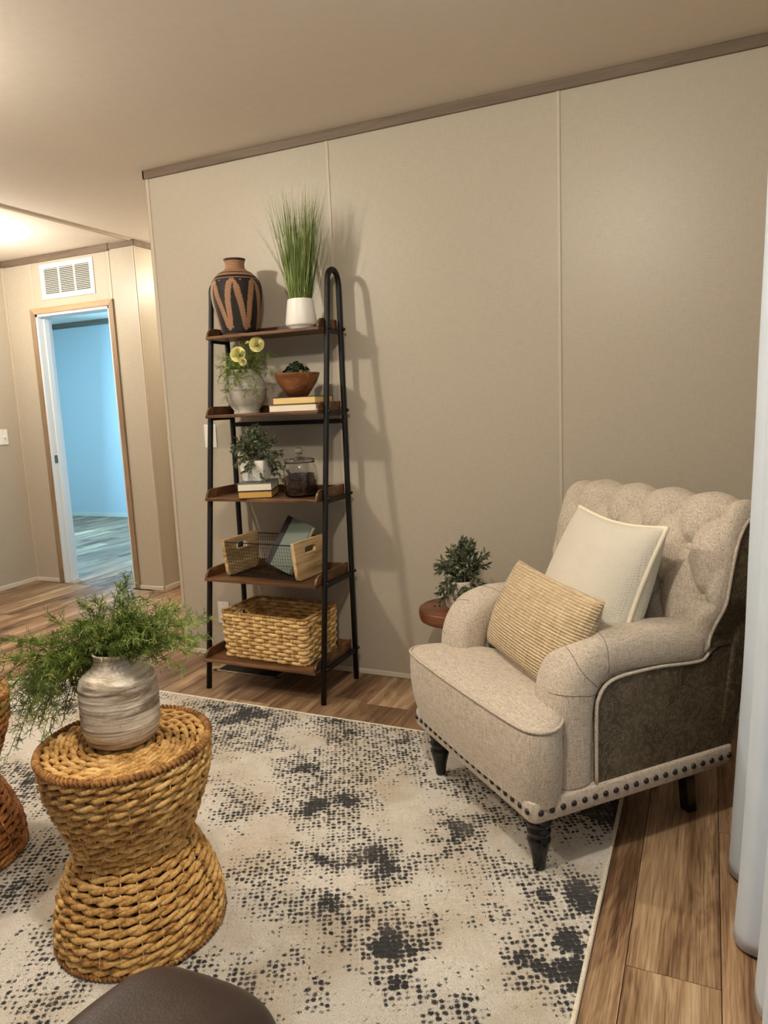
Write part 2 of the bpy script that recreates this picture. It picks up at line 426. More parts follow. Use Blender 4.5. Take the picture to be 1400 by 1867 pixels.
# ------------------------------------------------------------------ rug
BL = [(-1.77,-0.64,0.21,0.9),(-1.56,-0.67,0.14,0.8),(-1.3,-0.6,0.16,0.7),(-1.02,-0.6,0.17,0.8),(-1.06,-0.71,0.12,0.6),(-1.29,-0.88,0.14,0.7),(-1.21,-0.91,0.09,0.7),(-1.35,-1.07,0.09,0.45),(-1.37,-1.19,0.1,0.45),(-1.14,-1.14,0.08,0.9),(-1.01,-1.19,0.1,1),(-1.0,-1.05,0.07,1),(-0.98,-1.32,0.08,0.9),(-0.87,-1.3,0.08,1),(-0.79,-1.35,0.07,0.9),(-0.64,-1.07,0.08,1),(-0.6,-0.99,0.05,0.9),(-0.84,-1.49,0.08,0.8),(-0.68,-1.51,0.08,1),(-0.68,-1.6,0.07,1),(-0.59,-1.59,0.06,0.9),(-0.6,-1.68,0.06,0.9),(-0.5,-1.69,0.06,0.9),(-0.59,-1.77,0.06,0.8),(-0.26,-1.25,0.05,1.3),(-0.28,-1.41,0.06,1.1),(-0.26,-1.53,0.06,1.4),(-0.36,-1.53,0.07,1.0),(-0.29,-0.83,0.11,1.1),(-0.25,-0.88,0.05,1.3),(-0.35,-1.28,0.04,0.6),(-0.45,-1.2,0.04,0.4),(-2.83,-0.7,0.19,0.9),(-2.74,-0.9,0.13,0.8),(-2.62,-0.8,0.14,0.8),(-2.18,-1.29,0.14,0.7),(-1.97,-1.4,0.11,0.6),(-1.77,-1.61,0.11,0.7),(-1.68,-1.78,0.09,0.8),(-1.49,-1.84,0.1,0.6),(-1.52,-1.89,0.08,0.6),(-1.05,-1.54,0.07,0.6),(-1.15,-1.49,0.06,0.5),(-1.04,-1.42,0.06,0.6),(-1.04,-1.83,0.07,0.5),(-0.88,-1.78,0.07,0.6),(-0.76,-1.79,0.06,0.5),(-0.89,-1.87,0.04,0.5),(-0.7,-0.69,0.06,0.7),(-0.72,-0.85,0.1,0.5),(-0.57,-0.8,0.12,0.5),(-0.48,-0.96,0.09,0.5),(-1.08,-0.94,0.08,0.5),(-1.42,-0.81,0.1,0.5),(-2.01,-0.65,0.15,0.5),(-1.39,-2.02,0.07,0.4),(-1.29,-2.04,0.04,0.5),(-0.5,-1.46,0.05,0.35)]
RX0, RX1, RY0, RY1, RT = -3.09, -0.225, -2.28, -0.508, 0.010
def rug_mat():
    t = NT('rug_pile', 0.95, 0.1)
    t.b.inputs['Sheen Weight'].default_value = 0.2
    at = t.n('ShaderNodeAttribute'); at.attribute_name = 'pattern'
    sep = t.n('ShaderNodeSeparateColor'); t.l(at.outputs['Color'], sep.inputs[0])
    mk = sep.outputs[0]
    tc = t.n('ShaderNodeTexCoord'); mp = t.n('ShaderNodeMapping'); t.l(tc.outputs['Object'], mp.inputs[0])
    mp.inputs['Scale'].default_value = (1, 1, 1); mp.inputs['Rotation'].default_value = (0, 0, radians(-27))
    nz = t.n('ShaderNodeTexNoise'); nz.inputs['Scale'].default_value = 60; t.l(mp.outputs[0], nz.inputs['Vector'])
    sub = t.n('ShaderNodeVectorMath', operation='MULTIPLY_ADD'); t.l(nz.outputs['Color'], sub.inputs[0]); sub.inputs[1].default_value = (0.010, 0.010, 0); t.l(mp.outputs[0], sub.inputs[2])
    vo = t.n('ShaderNodeTexVoronoi'); vo.inputs['Scale'].default_value = 66; vo.inputs['Randomness'].default_value = 0.34
    t.l(sub.outputs[0], vo.inputs['Vector'])
    d = vo.outputs['Distance']
    fine = t.noise(t.obj(), 420, 3, 0.7)
    med = t.noise(t.obj(), 22, 4, 0.65)
    # threshold shrinks the light loops where the pattern darkens
    m2 = t.math('ADD', mk, t.math('MULTIPLY', t.math('SUBTRACT', med, 0.5), 1.1))
    thr = t.math('ADD', t.math('MINIMUM', t.math('MULTIPLY', t.math('ADD', m2, 0.14), 0.62), 0.53), t.math('MULTIPLY', t.math('MAXIMUM', t.math('SUBTRACT', m2, 1.02), 0.0), 0.7))
    dd = t.math('ADD', d, t.math('MULTIPLY', t.math('SUBTRACT', fine, 0.5), 0.62))
    dark = t.n('ShaderNodeMapRange'); dark.inputs['From Min'].default_value = 0.05; dark.inputs['From Max'].default_value = -0.05
    t.l(t.math('SUBTRACT', dd, thr), dark.inputs['Value'])
    big = t.noise(t.obj(), 3.2, 4, 0.6)
    beige = t.ramp(big, [(0.44, G(0)), (0.62, G(1))])
    cream = t.mix(beige, srgb(250, 244, 232), srgb(222, 209, 188))
    cream = t.mix(t.math('MULTIPLY', t.ramp(fine, [(0.38, G(1)), (0.55, G(0))]), 0.55), cream, srgb(158, 142, 122))
    grey = t.ramp(t.noise(t.obj((1, 1, 1)), 7.0, 3, 0.6), [(0.50, srgb(20, 19, 21)), (0.70, srgb(84, 76, 70))])
    t.color(t.mix(dark.outputs[0], cream, grey))
    h = t.math('ADD', t.math('MULTIPLY', fine, 0.45), t.math('MULTIPLY', d, 0.5))
    h = t.math('SUBTRACT', h, t.math('MULTIPLY', dark.outputs[0], 0.35))
    t.bump(h, 1.0, 0.009)
    return t.m
nx, ny = 230, 170
rv, rf, pat = [], [], []
for j in range(ny+1):
    for i in range(nx+1):
        x = RX0+0.008+(RX1-RX0-0.016)*i/nx; y = RY0+0.008+(RY1-RY0-0.016)*j/ny
        m = 0.0
        for bx_, by_, br_, bs_ in BL:
            q = ((x-bx_)**2+(y-by_)**2)/(br_*br_*1.25)
            if q < 5: m = max(m, bs_*exp(-q*0.75))
        nn = noise.noise(Vector((x*6, y*6, 1.3)))*0.5+noise.noise(Vector((x*15, y*15, 4.3)))*0.35
        m = m*(0.85+nn*0.9)+0.33+nn*0.75
        pat.append(max(0.0, min(1.4, m)))
        rv.append((x, y, RT+0.0015*noise.noise(Vector((x*9, y*9, 0)))))
for j in range(ny):
    for i in range(nx):
        a = j*(nx+1)+i; rf.append((a, a+1, a+nx+2, a+nx+1))
rug = thing('area_rug', 'large cream and black speckled area rug on the plank floor', 'rug', ((RX0+RX1)/2, (RY0+RY1)/2, 0))
rc = Vector(((RX0+RX1)/2, (RY0+RY1)/2, 0))
ro = mesh('pile', ([(a-rc.x, b-rc.y, c) for a, b, c in rv], rf), rug_mat(), rug, True)
ca = ro.data.color_attributes.new('pattern', 'FLOAT_COLOR', 'POINT')
buf = []
for p in pat: buf += [p, p, p, 1.0]
ca.data.foreach_set('color', buf)
M_bind = fabric('rug_binding', srgb(190, 178, 156), srgb(222, 212, 192), srgb(236, 228, 212), 0.6)
hx, hy = (RX1-RX0)/2, (RY1-RY0)/2
cc = []
for sx, sy in ((1, 1), (-1, 1), (-1, -1), (1, -1)):
    cc.append((sx*(hx-0.004), sy*(hy-0.004), 0.0065))
dense = []
for i in range(4):
    a, b = Vector(cc[i]), Vector(cc[(i+1) % 4])
    for k in range(20): dense.append(a.lerp(b, (k+0.02 if k == 0 else k)/20))
mesh('binding', tube(dense, 0.0062, 8, True), M_bind, rug, True)
mesh('backing', box(-hx+0.005, hx-0.005, -hy+0.005, hy-0.005, 0.0005, 0.006), M_bind, rug)

# ------------------------------------------------------------------ ladder shelf
M_blk = plain('black_steel', srgb(17, 16, 15), 0.5, 0.3, 0.1, 40)
M_shelf = wood('walnut_shelf', srgb(42, 26, 16), srgb(84, 56, 34), srgb(134, 96, 62), 0.8, 0, 0.42, True, 0.15)
LX, RXX = -2.093, -1.489
LS = Vector((-1.791, -0.20, 0))
ls = thing('ladder_shelf', 'tall black metal ladder shelf with five brown wooden trays', 'shelf', LS)
def legy(z): return -0.392+(z/1.78)*(0.392-0.153)
def bk(z): return -0.074+(z/1.78)*0.022
for X in (LX, RXX):
    p = [Vector((X, legy(z), z)) for z in (0, 0.6, 1.2, 1.6, 1.76)]
    yc = (legy(1.79)+bk(1.79))/2; R_ = (bk(1.79)-legy(1.79))/2
    for k in range(1, 12):
        a = pi-pi*k/12; p.append(Vector((X, yc+R_*cos(a), 1.79+R_*1.1*sin(a))))
    p += [Vector((X, bk(z), z)) for z in (1.76, 1.2, 0.6, 0)]
    fr_ = mesh('side_frame', tube([q-LS for q in p], 0.0125, 8), M_blk, ls, True)
    for z in (1.585, 1.235, 0.865, 0.505, 0.14):
        a = Vector((X, legy(z)-0.01, z)); b = Vector((X, bk(z), z))
        mesh('support_bar', box(X-LS.x-0.006, X-LS.x+0.006, a.y-LS.y, b.y-LS.y, z-0.010, z+0.010), M_blk, fr_)
        s = 1 if X == RXX else -1
        for yy in (legy(z), bk(z)):
            mesh('bolt', xform(lathe([(0.0065, 0), (0.0075, 0.004), (0.0065, 0.010), (0.003, 0.013)], 10), Matrix.Translation((X-LS.x+s*0.011, yy-LS.y, z+0.012)) @ Matrix.Rotation(s*pi/2, 4, 'Y')), M_blk, fr_, True)
def back_bar(z): 
    mesh('back_bar', box(LX-LS.x+0.008, RXX-LS.x-0.008, bk(z)-LS.y-0.007, bk(z)-LS.y+0.007, z-0.010, z+0.010), M_blk, ls)
back_bar(1.20)
SH = [1.600, 1.250, 0.880, 0.520, 0.155]
SX0, SX1 = -2.081, -1.501
for z in SH:
    yf, yb = legy(z)-0.056, bk(z)-0.008
    o = mesh('shelf_board', box(SX0-LS.x, SX1-LS.x, yf-LS.y, yb-LS.y, z-0.014, z), M_shelf, ls); bevel(o, 0.0025, 2)
    bevel(mesh('back_lip', box(SX0-LS.x, SX1-LS.x, yb-LS.y-0.010, yb-LS.y, z, z+0.034), M_shelf, o), 0.002)
    for X, s in ((SX0, 1), (SX1, -1)):
        pr_ = [(yf+0.004, z), (yf+0.008, z+0.012), (yf+0.018, z+0.026), (yf+0.032, z+0.035), (yf+0.050, z+0.038), (yb, z+0.038), (yb, z)]
        bevel(mesh('side_lip', prism([(a-LS.y, b) for a, b in pr_], 0, min(X, X+s*0.011)-LS.x, max(X, X+s*0.011)-LS.x), M_shelf, o), 0.0015, 2)

# ------------------------------------------------------------------ patterned vase
def vase_patterned():
    c = Vector((-1.948, -0.158, 1.601))
    prof = cat([(0.094, 0), (0.100, 0.01), (0.118, 0.07), (0.133, 0.14), (0.134, 0.19), (0.122, 0.235), (0.088, 0.272), (0.058, 0.288), (0.050, 0.300), (0.051, 0.322), (0.058, 0.335)], 9) if False else None
    pts = [(0.070, 0, 0), (0.078, 0.012, 0), (0.095, 0.07, 0), (0.111, 0.14, 0), (0.115, 0.19, 0), (0.106, 0.232, 0), (0.078, 0.265, 0), (0.054, 0.280, 0), (0.044, 0.292, 0), (0.043, 0.312, 0), (0.049, 0.330, 0)]
    pr_ = [(p.x, p.y) for p in cat(pts, 12)]
    pr_ += [(0.045, 0.330), (0.038, 0.315), (0.038, 0.295), (0.034, 0.25)]
    SEG = 260
    V, F = lathe(pr_, SEG, True)
    o = mesh('vase', (V, F), None, None, True, c)
    # tan strokes on black in ZIGZAG loops around the belly
    poly = []
    n = 7; wd = 2*pi/n
    def path(k):
        a = k*wd
        return [(a, 0.060), (a+0.02, 0.150), (a+0.16*wd, 0.222), (a+0.36*wd, 0.215), (a+0.50*wd, 0.16), (a+0.66*wd, 0.095), (a+0.82*wd, 0.028), (a+0.94*wd, 0.030), (a+wd, 0.060)]
    segs = []
    for k in range(n+1):
        q = cat([(x, y, 0) for x, y in path(k-0.5)], 5); segs += list(zip(q[:-1], q[1:]))
    ca = o.data.color_attributes.new('paint', 'FLOAT_COLOR', 'POINT')
    buf = []
    for (x, y, z) in [tuple(vv.co) for vv in o.data.vertices]:
        a = (atan2(y, x)) % (2*pi); r = sqrt(x*x+y*y); tan = 0.0
        if z > 0.252 or z < 0.004: tan = 1.0
        if 0.262 < z < 0.268 or 0.236 < z < 0.240: tan = 0.15 if z > 0.25 else 1.0
        if z > 0.322: tan = 0.1
        if 0.004 <= z <= 0.252 and tan == 0.0:
            best = 9
            for p, q in segs:
                for off in (0, 2*pi):
                    if abs(p.x-off-a) > 0.5 and abs(q.x-off-a) > 0.5: continue
                    ax, ay = (p.x-off-a)*0.11, p.y-z; bx_, by_ = (q.x-off-a)*0.11, q.y-z
                    dx, dy = bx_-ax, by_-ay; L = dx*dx+dy*dy+1e-12
                    t_ = max(0, min(1, -(ax*dx+ay*dy)/L)); d = sqrt((ax+t_*dx)**2+(ay+t_*dy)**2)
                    slope = abs(dx)/(abs(dy)+1e-6)
                    wdt = 0.0130 if slope < 0.25 else 0.0078
                    best = min(best, d/wdt)
            tan = 1.0 if best < 1 else 0.0
            for k in range(n):
                for (da, zz) in ((0.62*wd, 0.228), (0.12*wd, 0.030)):
                    aa = ((k-0.5)*wd+da) % (2*pi); dd = abs(aa-a); dd = min(dd, 2*pi-dd)
                    if (dd*0.12)**2+(z-zz)**2 < 0.004**2: tan = 1.0
        buf += [tan, tan, tan, 1]
    ca.data.foreach_set('color', buf)
    t = NT('vase_paint', 0.55, 0.35)
    at = t.n('ShaderNodeAttribute'); at.attribute_name = 'paint'
    wv = t.n('ShaderNodeTexWave'); wv.bands_direction = 'Z'; wv.inputs['Scale'].default_value = 52; wv.inputs['Distortion'].default_value = 0.6
    t.l(t.obj(), wv.inputs['Vector'])
    tn = t.mix(wv.outputs['Fac'], srgb(104, 72, 50), srgb(182, 140, 106))
    t.color(t.mix(at.outputs['Fac'], srgb(27, 23, 20), tn))
    t.bump(wv.outputs['Fac'], 0.5, 0.002)
    o.data.materials.append(t.m)
    return tag(o, 'tan and black zigzag patterned vase on the top tray', 'vase')
vase_patterned()

# ------------------------------------------------------------------ pot with grass
gp = thing('potted_grass', 'tall green onion grass in a white tapered pot on the top tray', 'potted plant', (-1.628, -0.150, 1.601))
M_cer = plain('white_ceramic', srgb(238, 234, 224), 0.4, 0.5)
mesh('pot', lathe([(0.046, 0), (0.049, 0.003), (0.050, 0.006), (0.066, 0.018), (0.0690, 0.028), (0.055, 0.126), (0.052, 0.128), (0.049, 0.122), (0.056, 0.10), (0.0, 0.10)], 48, False), M_cer, gp, False)
smooth_angle(gp.children[0], 35)
def grass():
    V, F = [], []
    rr = random.Random(3)
    def blade(base, tip, bend, w0):
        n = 7; ang = rr.random()*pi; sd = Vector((cos(ang), sin(ang), 0))*w0
        mid = (base+tip)/2+bend
        st = len(V)
        for i in range(n+1):
            t = i/n; p = base*(1-t)**2+mid*2*t*(1-t)+tip*t*t
            k = (1-t**2.2)*1.0+0.10
            sd2 = Vector((-sd.y, sd.x, 0))*0.45
            V.extend([tuple(p-sd*k), tuple(p+sd2*k), tuple(p+sd*k)])
        for i in range(n):
            a = st+i*3; F.extend([(a, a+1, a+4, a+3), (a+1, a+2, a+5, a+4), (a+2, a, a+3, a+5)])
    for i in range(430):
        a = rr.random()*2*pi; r = sqrt(rr.random())*0.042
        b = Vector((r*cos(a), r*sin(a), 0.10))
        h = rr.uniform(0.36, 0.59); a2 = a+rr.gauss(0, 0.35); q = (r/0.042)**0.8
        sp = q*rr.uniform(0.06, 0.16)*h/0.5
        tip = Vector((sp*cos(a2)*1.08+0.018, sp*sin(a2)*0.62+0.0, h*1.0))
        blade(b, tip, Vector((rr.gauss(0, 0.01), rr.gauss(0, 0.01), rr.uniform(0.0, 0.04))), rr.uniform(0.0011, 0.0019))
    for tx, tz in ((-0.235, 0.50), (-0.215, 0.54), (-0.20, 0.47), (-0.17, 0.53), (-0.15, 0.50), (-0.185, 0.44), (-0.13, 0.55)):
        blade(Vector((-0.02, 0, 0.10)), Vector((tx, rr.uniform(-0.05, 0.02), tz)), Vector((0.035, 0, 0.0)), 0.0012)
    return V, F
t = NT('grass_green', 0.55, 0.3)
t.color(t.ramp(t.noise(t.obj((90, 90, 3)), 1, 2), [(0.35, srgb(74, 94, 42)), (0.5, srgb(122, 140, 70)), (0.65, srgb(168, 178, 110))]))
mesh('grass_blades', grass(), t.m, gp, True, kind='stuff')

# ------------------------------------------------------------------ leaf generators
def M_leaf(name, a, b, c, sc=90):
    t = NT(name, 0.5, 0.35); t.color(t.ramp(t.noise(t.obj(), sc, 2), [(0.32, a), (0.5, b), (0.68, c)])); return t.m
ML_rose = M_leaf('sage_leaf', srgb(52, 58, 42), srgb(92, 100, 74), srgb(148, 152, 122))
ML_dark = M_leaf('succulent_leaf', srgb(22, 32, 22), srgb(40, 56, 36), srgb(78, 94, 62))
ML_fern = M_leaf('fern_leaf', srgb(58, 76, 24), srgb(102, 124, 46), srgb(158, 170, 88), 40)
ML_stem = plain('brown_stem', srgb(74, 58, 38), 0.7)
def leaf(V, F, p, d, n, L, W_):
    """diamond leaf with a folded midrib, 4 tris"""
    d = d.normalized(); s = d.cross(n); s = s.normalized() if s.length > 1e-5 else Vector((1, 0, 0)); up = s.cross(d)
    k = len(V)
    V.extend([tuple(p), tuple(p+d*L*0.55+s*W_/2+up*W_*0.12), tuple(p+d*L*0.28+s*W_*0.36+up*W_*0.08), tuple(p+d*L-up*L*0.10),
              tuple(p+d*L*0.55-s*W_/2+up*W_*0.12), tuple(p+d*L*0.28-s*W_*0.36+up*W_*0.08), tuple(p+d*L*0.5)])
    F.extend([(k, k+2, k+6), (k+2, k+1, k+6), (k+1, k+3, k+6), (k+3, k+4, k+6), (k+4, k+5, k+6), (k+5, k, k+6)])
def rand_dir(rr):
    z = rr.uniform(-1, 1); a = rr.random()*2*pi; s = sqrt(1-z*z); return Vector((s*cos(a), s*sin(a), z))
def bushy(rad, height, nst, lf, seed, droop=0.25, squash=1.0, top=0.0):
    rr = random.Random(seed); V, F, SV, SF = [], [], [], []
    for i in range(nst):
        a = rr.random()*2*pi; el = rr.random()**0.75
        R_ = rad*(0.55+0.45*rr.random())
        tip = Vector((cos(a)*R_*el, sin(a)*R_*el*squash, height*(1-0.75*el*el)*rr.uniform(0.72, 1.05)-droop*rad*el*rr.random()+top))
        if el > 0.75: tip.z -= rad*droop*rr.random()*1.6
        mid = tip*0.5+Vector((0, 0, height*0.22))
        path = [Vector((cos(a)*0.02, sin(a)*0.02, -0.01)).lerp(mid, t/3).lerp(mid.lerp(tip, t/3), t/3) for t in range(4)]
        q = tube(path, 0.0009, 3, cap=False); k = len(SV); SV += q[0]; SF += [tuple(z+k for z in f) for f in q[1]]
        L_ = [path[0].lerp(path[1], .5)]+path[1:]
        for t in [x/11 for x in range(3, 12)]:
            p = Vector((cos(a)*0.02, sin(a)*0.02, -0.01)).lerp(mid, t).lerp(mid.lerp(tip, t), t)
            d = (tip-mid).normalized() if t > .5 else (tip-path[0]).normalized()
            for m in range(3 if t < 0.95 else 5):
                dd = (d*rr.uniform(0.5, 1.2)+rand_dir(rr)*0.75)
                leaf(V, F, p, dd, rand_dir(rr), lf*rr.uniform(0.7, 1.15), lf*0.34)
    return (V, F), (SV, SF)
def sprigs(stems, seed, need=0.014, dens=30):
    """asparagus-fern like sprays: arching stems with forked needle twigs"""
    rr = random.Random(seed); V, F = [], []
    def stick(p, q, r0, r1):
        k = len(V); d = (q-p); n = d.cross(Vector((0.3, 0.2, 1))); n = n.normalized() if n.length > 1e-7 else Vector((1, 0, 0)); m = d.normalized().cross(n)
        for c, r in ((p, r0), (q, r1)):
            for j in range(3):
                a = 2*pi*j/3; V.append(tuple(c+(n*cos(a)+m*sin(a))*r))
        F.extend([(k, k+1, k+4, k+3), (k+1, k+2, k+5, k+4), (k+2, k, k+3, k+5)])
    for (b, m, e, nb) in stems:
        pts = [b.lerp(m, t/12).lerp(m.lerp(e, t/12), t/12) for t in range(13)]
        for p, q in zip(pts[:-1], pts[1:]): stick(p, q, 0.0011, 0.0009)
        L = (e-b).length
        for i in range(nb):
            t = 0.12+0.88*(i+rr.random())/nb; t = min(t, 1)
            p = b.lerp(m, t).lerp(m.lerp(e, t), t); d = (m.lerp(e, t)-b.lerp(m, t)).normalized()
            bl = rr.uniform(0.02, 0.045)*(1.15-0.55*t)
            bd = (d*0.8+rand_dir(rr)*0.75).normalized(); q = p+bd*bl
            stick(p, q, 0.0007, 0.0005)
            for j in range(7):
                s = p.lerp(q, (j+1)/7)
                nd = (bd*0.7+rand_dir(rr)*0.9).normalized(); l_ = need*rr.uniform(0.5, 1.0)
                stick(s, s+nd*l_, 0.0008, 0.00035)
                if rr.random() < 0.35: stick(s+nd*l_*0.5, s+nd*l_*0.5+(nd+rand_dir(rr)*0.8).normalized()*l_*0.5, 0.0006, 0.0003)
    return V, F

# ------------------------------------------------------------------ second tray: grey vase with flowers, bowl, books
def stone_mat(name, a, b, c, sc=9, bump=0.25, stretch=(1, 1, 1)):
    t = NT(name, 0.75, 0.2); f = t.noise(t.obj(stretch), sc, 6, 0.65); g = t.noise(t.obj(), sc*14, 3)
    t.color(t.mix(t.math('MULTIPLY', g, 0.3), t.ramp(f, [(0.35, a), (0.5, b), (0.64, c)]), a)); t.bump(t.math('ADD', f, g), bump, 0.003); return t.m
fv = thing('flower_vase', 'round grey stone vase of greenery and yellow flowers', 'vase', (-1.932, -0.165, 1.251))
pts = [(0.058, 0, 0), (0.059, 0.008, 0), (0.055, 0.012, 0), (0.074, 0.036, 0), (0.088, 0.065, 0), (0.0935, 0.095, 0), (0.0940, 0.103, 0), (0.0965, 0.105, 0), (0.0965, 0.111, 0), (0.0935, 0.113, 0), (0.091, 0.132, 0), (0.080, 0.158, 0), (0.068, 0.176, 0), (0.064, 0.184, 0), (0.065, 0.195, 0), (0.060, 0.195, 0), (0.058, 0.185, 0), (0.0, 0.18, 0)]
mesh('vase_body', lathe([(p[0], p[1]) for p in pts], 56, False), stone_mat('grey_stone', srgb(128, 124, 114), srgb(168, 163, 150), srgb(190, 184, 170)), fv, True)
rr = random.Random(11); st = []
for i in range(34):
    a = rr.random()*2*pi; R_ = rr.uniform(0.05, 0.155)
    b = Vector((cos(a)*0.03, sin(a)*0.03, 0.18)); e = Vector((cos(a)*R_+0.01, sin(a)*R_*0.7-0.01, 0.18+rr.uniform(-0.03, 0.09)))
    if i % 4 == 0: e = Vector((cos(a)*0.09+0.05, -0.10-0.02*rr.random(), rr.uniform(0.06, 0.15)))
    st.append((b, (b+e)/2+Vector((0, 0, 0.05)), e, 16))
for e in (Vector((-0.155, -0.03, 0.215)), Vector((-0.13, 0.0, 0.26)), Vector((0.10, -0.02, 0.29)), Vector((0.14, 0, 0.25)), Vector((0.0, 0, 0.33)), Vector((0.02, 0, 0.315))):
    b = Vector((0, 0, 0.18)); st.append((b, (b+e)/2+Vector((0, 0, 0.03)), e, 14))
mesh('greenery', sprigs(st, 5, 0.016), ML_fern, fv, kind='stuff')
M_pet = plain('petal_yellow', srgb(236, 230, 168), 0.7, 0.1, 0.10, 60)
def flower(c, R_, nrm, seed):
    rr = random.Random(seed); V, F = [], []
    for ring in range(5):
        n = 4+ring; rad = R_*(0.16+0.215*ring)
        for k in range(n):
            a0 = 2*pi*(k+ring*0.37)/n; wdt = 2*pi/n*0.72
            vf = grid(lambda u, v: (cos(a0+(u-.5)*wdt*1.5)*rad*(0.55+0.45*sin(v*pi/2)+0.10*v*v), sin(a0+(u-.5)*wdt*1.5)*rad*(0.55+0.45*sin(v*pi/2)+0.10*v*v), -0.55*R_+v*R_*(1.10-0.19*ring)*(1-0.35*(2*u-1)**2)), 7, 5)
            n0 = len(V); V += vf[0]; F += [tuple(i+n0 for i in f) for f in vf[1]]
    q = Vector((0, 0, 1)).rotation_difference(nrm).to_matrix().to_4x4()
    return xform((V, F), Matrix.Translation(c) @ q)
for c, R_, n_, sd in ((Vector((0.028, -0.085, 0.262)), 0.031, Vector((0.35, -1, 0.25)), 1), (Vector((0.108, -0.05, 0.300)), 0.030, Vector((0.45, -1, 0.15)), 2), (Vector((0.048, -0.080, 0.226)), 0.017, Vector((0.2, -1, -0.2)), 3), (Vector((0.062, -0.05, 0.312)), 0.010, Vector((0, -0.6, 1)), 4)):
    mesh('blossom', flower(c, R_, n_, sd), M_pet, fv, True)
    e = Vector((0.01, 0, 0.18)); mesh('stem', tube([e, (e+c)/2+Vector((0, 0.02, 0.01)), c-n_.normalized()*R_*0.5], 0.0016, 5), ML_stem, fv)

# books
def book(name, lab, group, M, w_, d_, t_, cover, pages):
    """w along x, d along y, lying flat, spine on +y (far) side"""
    b = thing(name, lab, 'book', group=group); b.matrix_world = M
    c = 0.0022
    cv = mesh('cover', merge(box(-w_/2, w_/2, -d_/2, d_/2, 0, c), box(-w_/2, w_/2, -d_/2, d_/2, t_-c, t_), box(-w_/2, w_/2, d_/2-c, d_/2, 0, t_)), cover, b); bevel(cv, 0.0007, 1)
    ins = 0.003
    pg = mesh('pages', box(-w_/2+ins, w_/2-ins, -d_/2+ins, d_/2-c, c, t_-c), pages, b)
    return b
def pages_mat(name, col):
    t = NT(name, 0.85, 0.1); w_ = t.noise(t.obj((3, 3, 1500)), 1, 2, 0.7)
    t.color(t.ramp(w_, [(0.35, tuple(x*0.72 for x in col[:3])+(1,)), (0.6, col)])); t.bump(w_, 0.2, 0.0005); return t.m
P_white = pages_mat('pages_ivory', srgb(244, 236, 212)); P_yel = pages_mat('pages_yellowed', srgb(236, 206, 140)); P_gold = pages_mat('pages_tan', srgb(214, 168, 96))
M_cblk = plain('black_bookcloth', srgb(32, 28, 26), 0.6); M_ctan = plain('tan_bookcloth', srgb(170, 128, 84), 0.6); M_cgrey = plain('grey_bookcloth', srgb(92, 96, 94), 0.6); M_cbr = plain('brown_bookcloth', srgb(84, 60, 42), 0.6)
def TR(x, y, z, rz=0): return Matrix.Translation((x, y, z)) @ Matrix.Rotation(radians(rz), 4, 'Z')
book('book', 'ivory-paged lower book under the wooden bowl', None, TR(-1.640, -0.180, 1.2515, 1), 0.235, 0.150, 0.030, M_ctan, P_white)
book('book', 'yellow-paged upper book directly under the wooden bowl', None, TR(-1.628, -0.178, 1.2825, -3), 0.220, 0.146, 0.031, M_cblk, P_yel)
book('book', 'tan-paged lower book under the square white pot', None, TR(-1.857, -0.225, 0.8815, 24), 0.150, 0.205, 0.031, M_cblk, P_gold)
book('book', 'cream-paged upper book directly under the square white pot', None, TR(-1.860, -0.222, 0.9135, 24), 0.152, 0.205, 0.033, M_cgrey, P_white)

# bowl with succulents
bw = thing('wooden_bowl', 'flared wooden bowl of dark succulents on two books', 'bowl', (-1.650, -0.178, 1.3145))
mesh('bowl', lathe([(0.040, 0), (0.044, 0.002), (0.064, 0.030), (0.086, 0.062), (0.101, 0.098), (0.098, 0.101), (0.094, 0.099), (0.078, 0.066), (0.05, 0.03), (0.0, 0.028)], 40, False), wood('bowl_wood', srgb(66, 36, 18), srgb(116, 70, 38), srgb(164, 112, 66), 1.0, 0, 0.4, False, 0.1), bw)
smooth_angle(bw.children[0], 35)
def rosette_mound(seed, n, R_, H_, z0, lf):
    rr = random.Random(seed); V, F = [], []
    for i in range(n):
        a = rr.random()*2*pi; q = sqrt(rr.random()); c = Vector((cos(a)*R_*q, sin(a)*R_*q, z0+H_*(1-q*q)*rr.uniform(0.7, 1.1)))
        nrm = (Vector((cos(a)*q, sin(a)*q, 0.9))+rand_dir(rr)*0.3).normalized()
        s = nrm.cross(Vector((1, 0, 0.1))).normalized(); u = nrm.cross(s)
        for ring in range(3):
            for k in range(6):
                b = 2*pi*(k+ring*.5)/6; d = (s*cos(b)+u*sin(b))*(0.9-0.28*ring)+nrm*(0.25+0.45*ring)
                leaf(V, F, c, d, nrm, lf*(1-0.22*ring), lf*0.5)
    return V, F
mesh('succulents', rosette_mound(8, 75, 0.062, 0.050, 0.092, 0.015), ML_dark, bw, kind='stuff')

# third tray: square pot bush
sp = thing('potted_bush', 'sage green leafy bush in a square white pot on two books', 'potted plant', (-1.870, -0.215, 0.947), radians(12))
bevel(mesh('pot', merge(xform(([(-0.047, -0.047, 0), (0.047, -0.047, 0), (0.047, 0.047, 0), (-0.047, 0.047, 0), (-0.061, -0.061, 0.094), (0.061, -0.061, 0.094), (0.061, 0.061, 0.094), (-0.061, 0.061, 0.094)], [(3, 2, 1, 0), (0, 1, 5, 4), (1, 2, 6, 5), (2, 3, 7, 6), (3, 0, 4, 7), (4, 5, 6, 7)]), Matrix.Identity(4))), M_cer, sp), 0.008, 3)
a, b = bushy(0.150, 0.150, 60, 0.028, 21, 0.45)
o = mesh('foliage', a, ML_rose, sp, kind='stuff', loc=(0.012, 0, 0.095)); mesh('stems', b, ML_stem, sp, kind='stuff', loc=(0.012, 0, 0.095))

